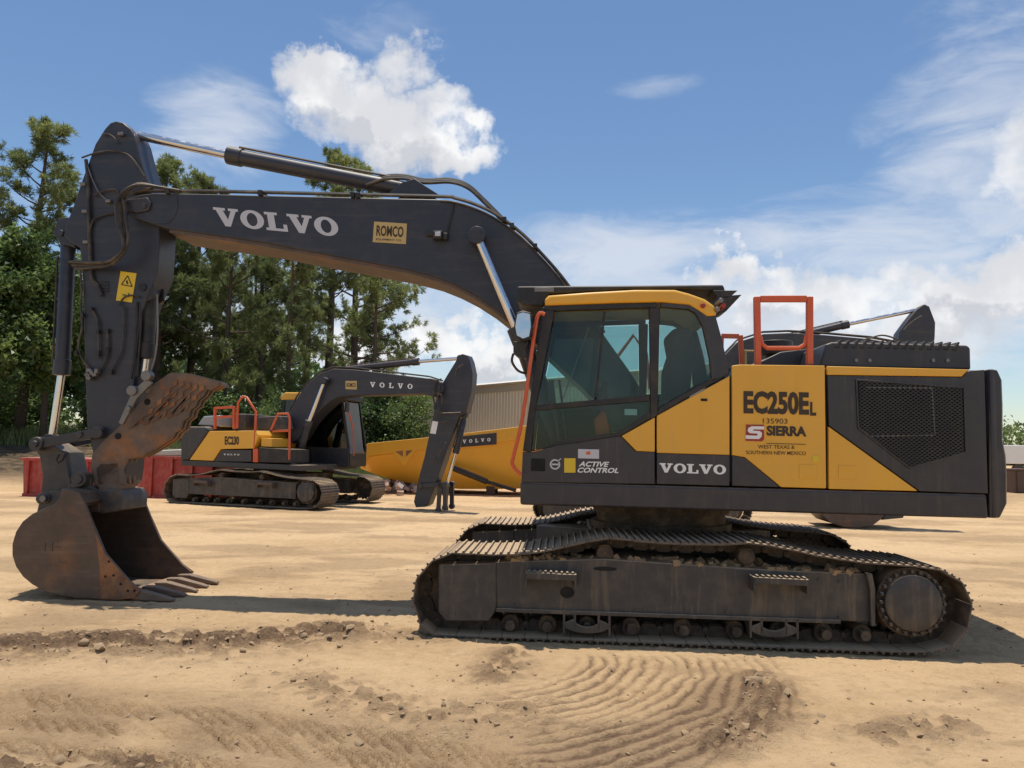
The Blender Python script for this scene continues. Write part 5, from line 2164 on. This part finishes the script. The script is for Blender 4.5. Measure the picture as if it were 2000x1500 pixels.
def tufts(rg, C, D, T, per, length, width, spread):
    """needle fans: centres C, main directions D, tone T"""
    n = len(C)
    d = D[:, None, :] + spread * rdir(rg, n * per).reshape(n, per, 3)
    d /= np.linalg.norm(d, axis=2, keepdims=True)
    L = length * rg.uniform(.7, 1.25, (n, per, 1))
    side = np.cross(d, rdir(rg, n * per).reshape(n, per, 3))
    side /= np.linalg.norm(side, axis=2, keepdims=True) + 1e-6
    base = C[:, None, :] + d * L * .05
    tip = C[:, None, :] + d * L
    mid = base + (tip - base) * .45
    tri = np.stack([base, mid + side * width, tip], 2)
    tri[:, :, 0] -= side * width * .6
    tone = np.clip(T[:, None] + rg.normal(0, .12, (n, per)), 0, 1)
    return tri.reshape(-1, 3, 3), tone.reshape(-1)


def make_pine(seed, H, base, spread, lean=0.0, dens=1.0, flat=.0):
    rg = np.random.default_rng(seed)
    wood = MB()
    k = 9
    ph = rg.uniform(0, 6)
    pts, rad = [], []
    for i in range(k + 1):
        t = i / k
        pts.append((lean * t * H * .1 + .12 * math.sin(ph + t * 5) * t, .10 * math.cos(ph * 1.3 + t * 4) * t, H * t))
        rad.append(max(.025, .018 * H * (1 - t) ** .8 * .9 + .02))
    wood.tube(pts, rad, 8)

    def trunk(t):
        s = t * k
        i = min(int(s), k - 1)
        return np.array(pts[i]) + (np.array(pts[i + 1]) - np.array(pts[i])) * (s - i)
    C, D, T = [], [], []
    nl = int((H * (1 - base)) * 3.7 * dens)
    for j in range(nl):
        u = (j + rg.uniform(0, 1)) / nl
        t = base + (1 - base) * u
        p0 = trunk(t)
        a = rg.uniform(0, 2 * math.pi)
        prof = (1 - u) ** .62 * (.35 + .65 * min(1, u * 3.2)) + .05
        L = spread * prof * rg.uniform(.45, 1.15)
        up = rg.uniform(.0, .45) + .5 * u - flat
        d = np.array([math.cos(a), math.sin(a), up])
        d /= np.linalg.norm(d)
        q = [p0]
        dd = d.copy()
        for s in range(4):
            dd = dd + rg.normal(0, .10, 3) + np.array([0, 0, .06])
            dd /= np.linalg.norm(dd)
            q.append(q[-1] + dd * L / 4)
        wood.tube(q, [.012 * L + .018, .010 * L + .015, .007 * L + .012, .012, .008], 5, caps=False)
        tone0 = rg.uniform(.15, .95)
        nt_ = int(7 + L * 4.2)
        for s in range(nt_):
            v = rg.uniform(.30, 1.0)
            i = min(int(v * 4), 3)
            b0 = q[i] + (q[i + 1] - q[i]) * (v * 4 - i)
            td = dd * .6 + rdir(rg, 1)[0] * .9 + np.array([0, 0, .25])
            td /= np.linalg.norm(td)
            tl = rg.uniform(.25, .8) * (.45 + .22 * L)
            e = b0 + td * tl
            if rg.random() < .6:
                wood.tube([b0, e], [.010, .006], 3, caps=False)
            for z_ in range(4):
                cpos = b0 + (e - b0) * rg.uniform(.45, 1.05) + rg.normal(0, .07, 3)
                C.append(cpos)
                D.append(td)
                T.append(np.clip(tone0 + rg.normal(0, .12), 0, 1))
    C, D, T = np.array(C), np.array(D), np.array(T)
    tri, tone = tufts(rg, C, D, T, 18, .27, .025, 1.05)
    return wood, sheet_mesh('crown', tri, tone, 'needles')


def make_leafy(seed, H, base, spread, leaf=.10, dens=1.0, m='leaves'):
    rg = np.random.default_rng(seed)
    wood = MB()
    k = 7
    pts = [(.25 * math.sin(i * 1.1 + seed) * i / k, .2 * math.cos(i * .9 + seed) * i / k, H * .85 * i / k) for i in range(k + 1)]
    wood.tube(pts, [max(.03, .02 * H * (1 - i / k) ** .7 + .02) for i in range(k + 1)], 8)
    C, T = [], []
    nl = int(22 * dens + H * 2.2)
    for j in range(nl):
        u = rg.uniform(0, 1)
        t = base + (.98 - base) * u
        i = min(int(t * k), k - 1)
        p0 = np.array(pts[i]) + (np.array(pts[i + 1]) - np.array(pts[i])) * (t * k - i)
        a = rg.uniform(0, 6.283)
        L = spread * (math.sin(math.pi * min(.95, .22 + .75 * u)) ** .6) * rg.uniform(.5, 1.1)
        d = np.array([math.cos(a), math.sin(a), rg.uniform(.1, .9)])
        d /= np.linalg.norm(d)
        q = [p0]
        for s in range(3):
            d = d + rg.normal(0, .18, 3)
            d /= np.linalg.norm(d)
            q.append(q[-1] + d * L / 3)
        wood.tube(q, [.02 * L + .02, .012 * L + .015, .02, .01], 5, caps=False)
        for s in range(int(6 + 5 * L)):
            v = rg.uniform(.35, 1.0) * 3
            i = min(int(v), 2)
            c = q[i] + (q[i + 1] - q[i]) * (v - i) + rg.normal(0, .16 + .05 * L, 3)
            tone = np.clip(rg.normal(.45, .28), 0, 1)
            nn2 = int(26 * dens)
            cc = c + rg.normal(0, .17, (nn2, 3))
            C.append(cc)
            T.append(np.full(nn2, tone))
    C = np.concatenate(C)
    T = np.concatenate(T)
    n = len(C)
    nrm = rdir(rg, n) + np.array([0, 0, .7])
    nrm /= np.linalg.norm(nrm, axis=1, keepdims=True)
    a = np.cross(nrm, rdir(rg, n))
    a /= np.linalg.norm(a, axis=1, keepdims=True) + 1e-6
    b = np.cross(nrm, a)
    s = leaf * rg.uniform(.6, 1.4, (n, 1))
    tri = np.stack([C - a * s, C + a * s * .7 + b * s * .55, C + a * s * .2 - b * s * .75], 1)
    tone = np.clip(T + rg.normal(0, .12, n), 0, 1)
    return wood, sheet_mesh('crown', tri, tone, m)


class TreeKind:
    def __init__(s, name, wood, crown, H):
        s.name, s.crown, s.H = name, crown, H
        s.trunk = wood.mesh('trunk')
        s.trunk.materials.append(MATS['bark'])
        for p in s.trunk.polygons:
            p.use_smooth = True


def plant(kind, px, pyt, Y, label, cat, group, rz=None, wide=1.0, H=None):
    """stand a tree at depth Y under picture column px with its top at row pyt"""
    t = at_depth(px, pyt, Y)
    z0 = tb(t.x, Y)
    s = (t.z - z0) / kind.H
    r = empty(kind.name, (t.x, Y, z0 - .05), random.uniform(0, 6.28) if rz is None else rz)
    r.scale = (s * wide, s * wide, s)
    tag(r, label, cat, group)
    inst('trunk', kind.trunk, r)
    inst('crown', kind.crown, r)
    return r


PK = [TreeKind('pine_tree', *make_pine(11, 13, .26, 4.0), 13), TreeKind('pine_tree', *make_pine(12, 14, .42, 3.6, .3), 14),
      TreeKind('pine_tree', *make_pine(13, 12, .18, 4.3, -.3, 1.0), 12), TreeKind('pine_tree', *make_pine(14, 11, .22, 5.2, .4, 1.0, .12), 11)]
LK = [TreeKind('broadleaf_tree', *make_leafy(21, 10, .32, 3.6, .12), 10), TreeKind('broadleaf_tree', *make_leafy(22, 9, .30, 3.2, .12), 9)]
SK = [TreeKind('shrub', *make_leafy(31, 3.2, .04, 1.9, .07, .8), 3.0), TreeKind('shrub', *make_leafy(32, 2.6, .03, 1.7, .07, .8), 2.4)]
gp_ = 'pines of the stand behind the parked machines'
lp_ = 'tall pine in the dense stand behind the smaller excavator'
plant(PK[1], 78, 245, 33, 'tallest pine with open crown beyond the bucket cylinder', 'tree', gp_, 1.0, 1.05)
PL = {330: 'pine with its top showing between the big arm and the boom hoses', 388: 'pine with its top just above the boom beside the arm',
      655: 'pine with its top rising above the arm cylinder barrel', 705: 'pine with its top behind the base of the arm cylinder'}
for i, (k, px, pt, Y, wd) in enumerate((
        (0, 330, 322, 39, 1.0), (2, 388, 352, 42, .9), (3, 455, 425, 37, .85), (0, 520, 440, 44, 1.0), (2, 575, 450, 36, .9), (1, 655, 305, 41, 1.0), (0, 705, 335, 46, .95),
        (1, 610, 440, 50, .9), (2, 262, 410, 47, .9), (0, 430, 440, 53, 1.0), (2, 505, 470, 57, 1.0))):
    plant(PK[k], px, pt, Y, PL.get(px, lp_), 'tree', gp_, None, wd)
plant(PK[3], 742, 498, 37, 'wide pine with long low limbs at the edge of the stand nearest the shed', 'tree', gp_, 2.2, 1.0)
plant(PK[0], -90, 330, 36, 'pine beside the tallest pine, its limbs reaching past it', 'tree', gp_)
gl_ = 'broadleaf trees beside the tallest pine'
for i, (k, px, pt, Y, wd) in enumerate(((0, 18, 395, 30, .95), (1, 110, 480, 32, .85), (1, -60, 430, 28, 1.0), (0, 190, 520, 38, 1.0), (0, 250, 560, 41, 1.0), (1, 60, 520, 40, 1.1))):
    plant(LK[k], px, pt, Y, 'green broadleaf tree beside the tallest pine, behind the red bins', 'tree', gl_, None, wd)
gs_ = 'shrubs along the edge of the wood'
for i in range(28):
    px = -60 + i * 33 + random.uniform(-8, 8)
    if px > 830:
        break
    Y = random.uniform(32.5, 37)
    pt = random.uniform(755, 815) if px > 240 else random.uniform(730, 790)
    if 70 < px < 190:
        continue
    plant(SK[i % 2], px, pt, Y, 'dense green shrub at the foot of the wood behind the machines', 'shrub', gs_, None, random.uniform(.9, 1.3))

# far wood closing the yard (reads as one mass)
rg = np.random.default_rng(77)
tris, tones = [], []
for (x0, x1, y0, y1, h0, h1, n) in ((28, 260, 118, 150, 5.5, 8.5, 150), (-130, -14, 62, 80, 7, 11, 110), (-95, -42, 40, 60, 6, 10, 60), (20, 60, 150, 180, 7, 10, 30)):
    for k in range(n):
        x, y, h = rg.uniform(x0, x1), rg.uniform(y0, y1), rg.uniform(h0, h1)
        zb_ = tb(x, y)
        m_ = 210
        u = rdir(rg, m_) * (rg.uniform(.3, 1, (m_, 1)) ** .5)
        c = np.array([x, y, zb_ + h * .52]) + u * np.array([h * .36, h * .36, h * .50]) + rg.normal(0, .25, (m_, 3))
        nr = rdir(rg, m_)
        a = np.cross(nr, rdir(rg, m_))
        a /= np.linalg.norm(a, axis=1, keepdims=True) + 1e-6
        b = np.cross(nr, a)
        s = rg.uniform(.25, .6, (m_, 1))
        tris.append(np.stack([c - a * s, c + a * s * .6 + b * s * .6, c + a * s * .2 - b * s * .8], 1))
        tones.append(np.clip(rg.normal(rg.uniform(.2, .6), .15, m_), 0, 1))
fw = inst('distant_wood', sheet_mesh('distant_wood', np.concatenate(tris), np.concatenate(tones), 'leaves'), None)
tag(fw, 'far-off wood of green trees closing the yard', 'wood', kind='stuff')

# rough grass under the wood and behind the smaller excavator
GB, GT = [], []
rg = np.random.default_rng(5)
for (cx, cy, sx, sy, n, h) in ((-20.2, 33.5, 2.2, 1.5, 5200, .75), (-17.5, 36, 3.5, 2.0, 3500, .6), (-6.5, 30.5, 3.0, 1.2, 5200, .38), (-4.3, 31.0, 1.8, 1.2, 2600, .35), (-12, 33, 4, 2, 3000, .4),
                               (-27, 31, 3, 2, 2500, .5), (-26.5, 45.5, 5, 2.0, 9000, 1.15), (-8, 38, 5, 3, 6000, .45), (-3, 41, 4, 3, 4000, .45)):
    x = rg.normal(cx, sx * .6, n)
    y = rg.normal(cy, sy * .6, n)
    z = terrain_base(x, y) - .03
    hh = h * rg.uniform(.5, 1.2, n)
    lean = rg.normal(0, .25, (n, 2)) * hh[:, None]
    ang = rg.uniform(0, 3.14, n)
    wv_ = .022
    b0 = np.stack([x - wv_ * np.cos(ang), y - wv_ * np.sin(ang), z], 1)
    b1 = np.stack([x + wv_ * np.cos(ang), y + wv_ * np.sin(ang), z], 1)
    tpp = np.stack([x + lean[:, 0], y + lean[:, 1], z + hh], 1)
    GB.append(np.stack([b0, b1, tpp], 1))
    GT.append(np.clip(rg.normal(.6, .2, n), 0, 1))
gr = inst('grass', sheet_mesh('grass', np.concatenate(GB), np.concatenate(GT), 'grassblade'), None)
tag(gr, 'tufts of pale rough grass along the edge of the wood', 'grass', kind='stuff')
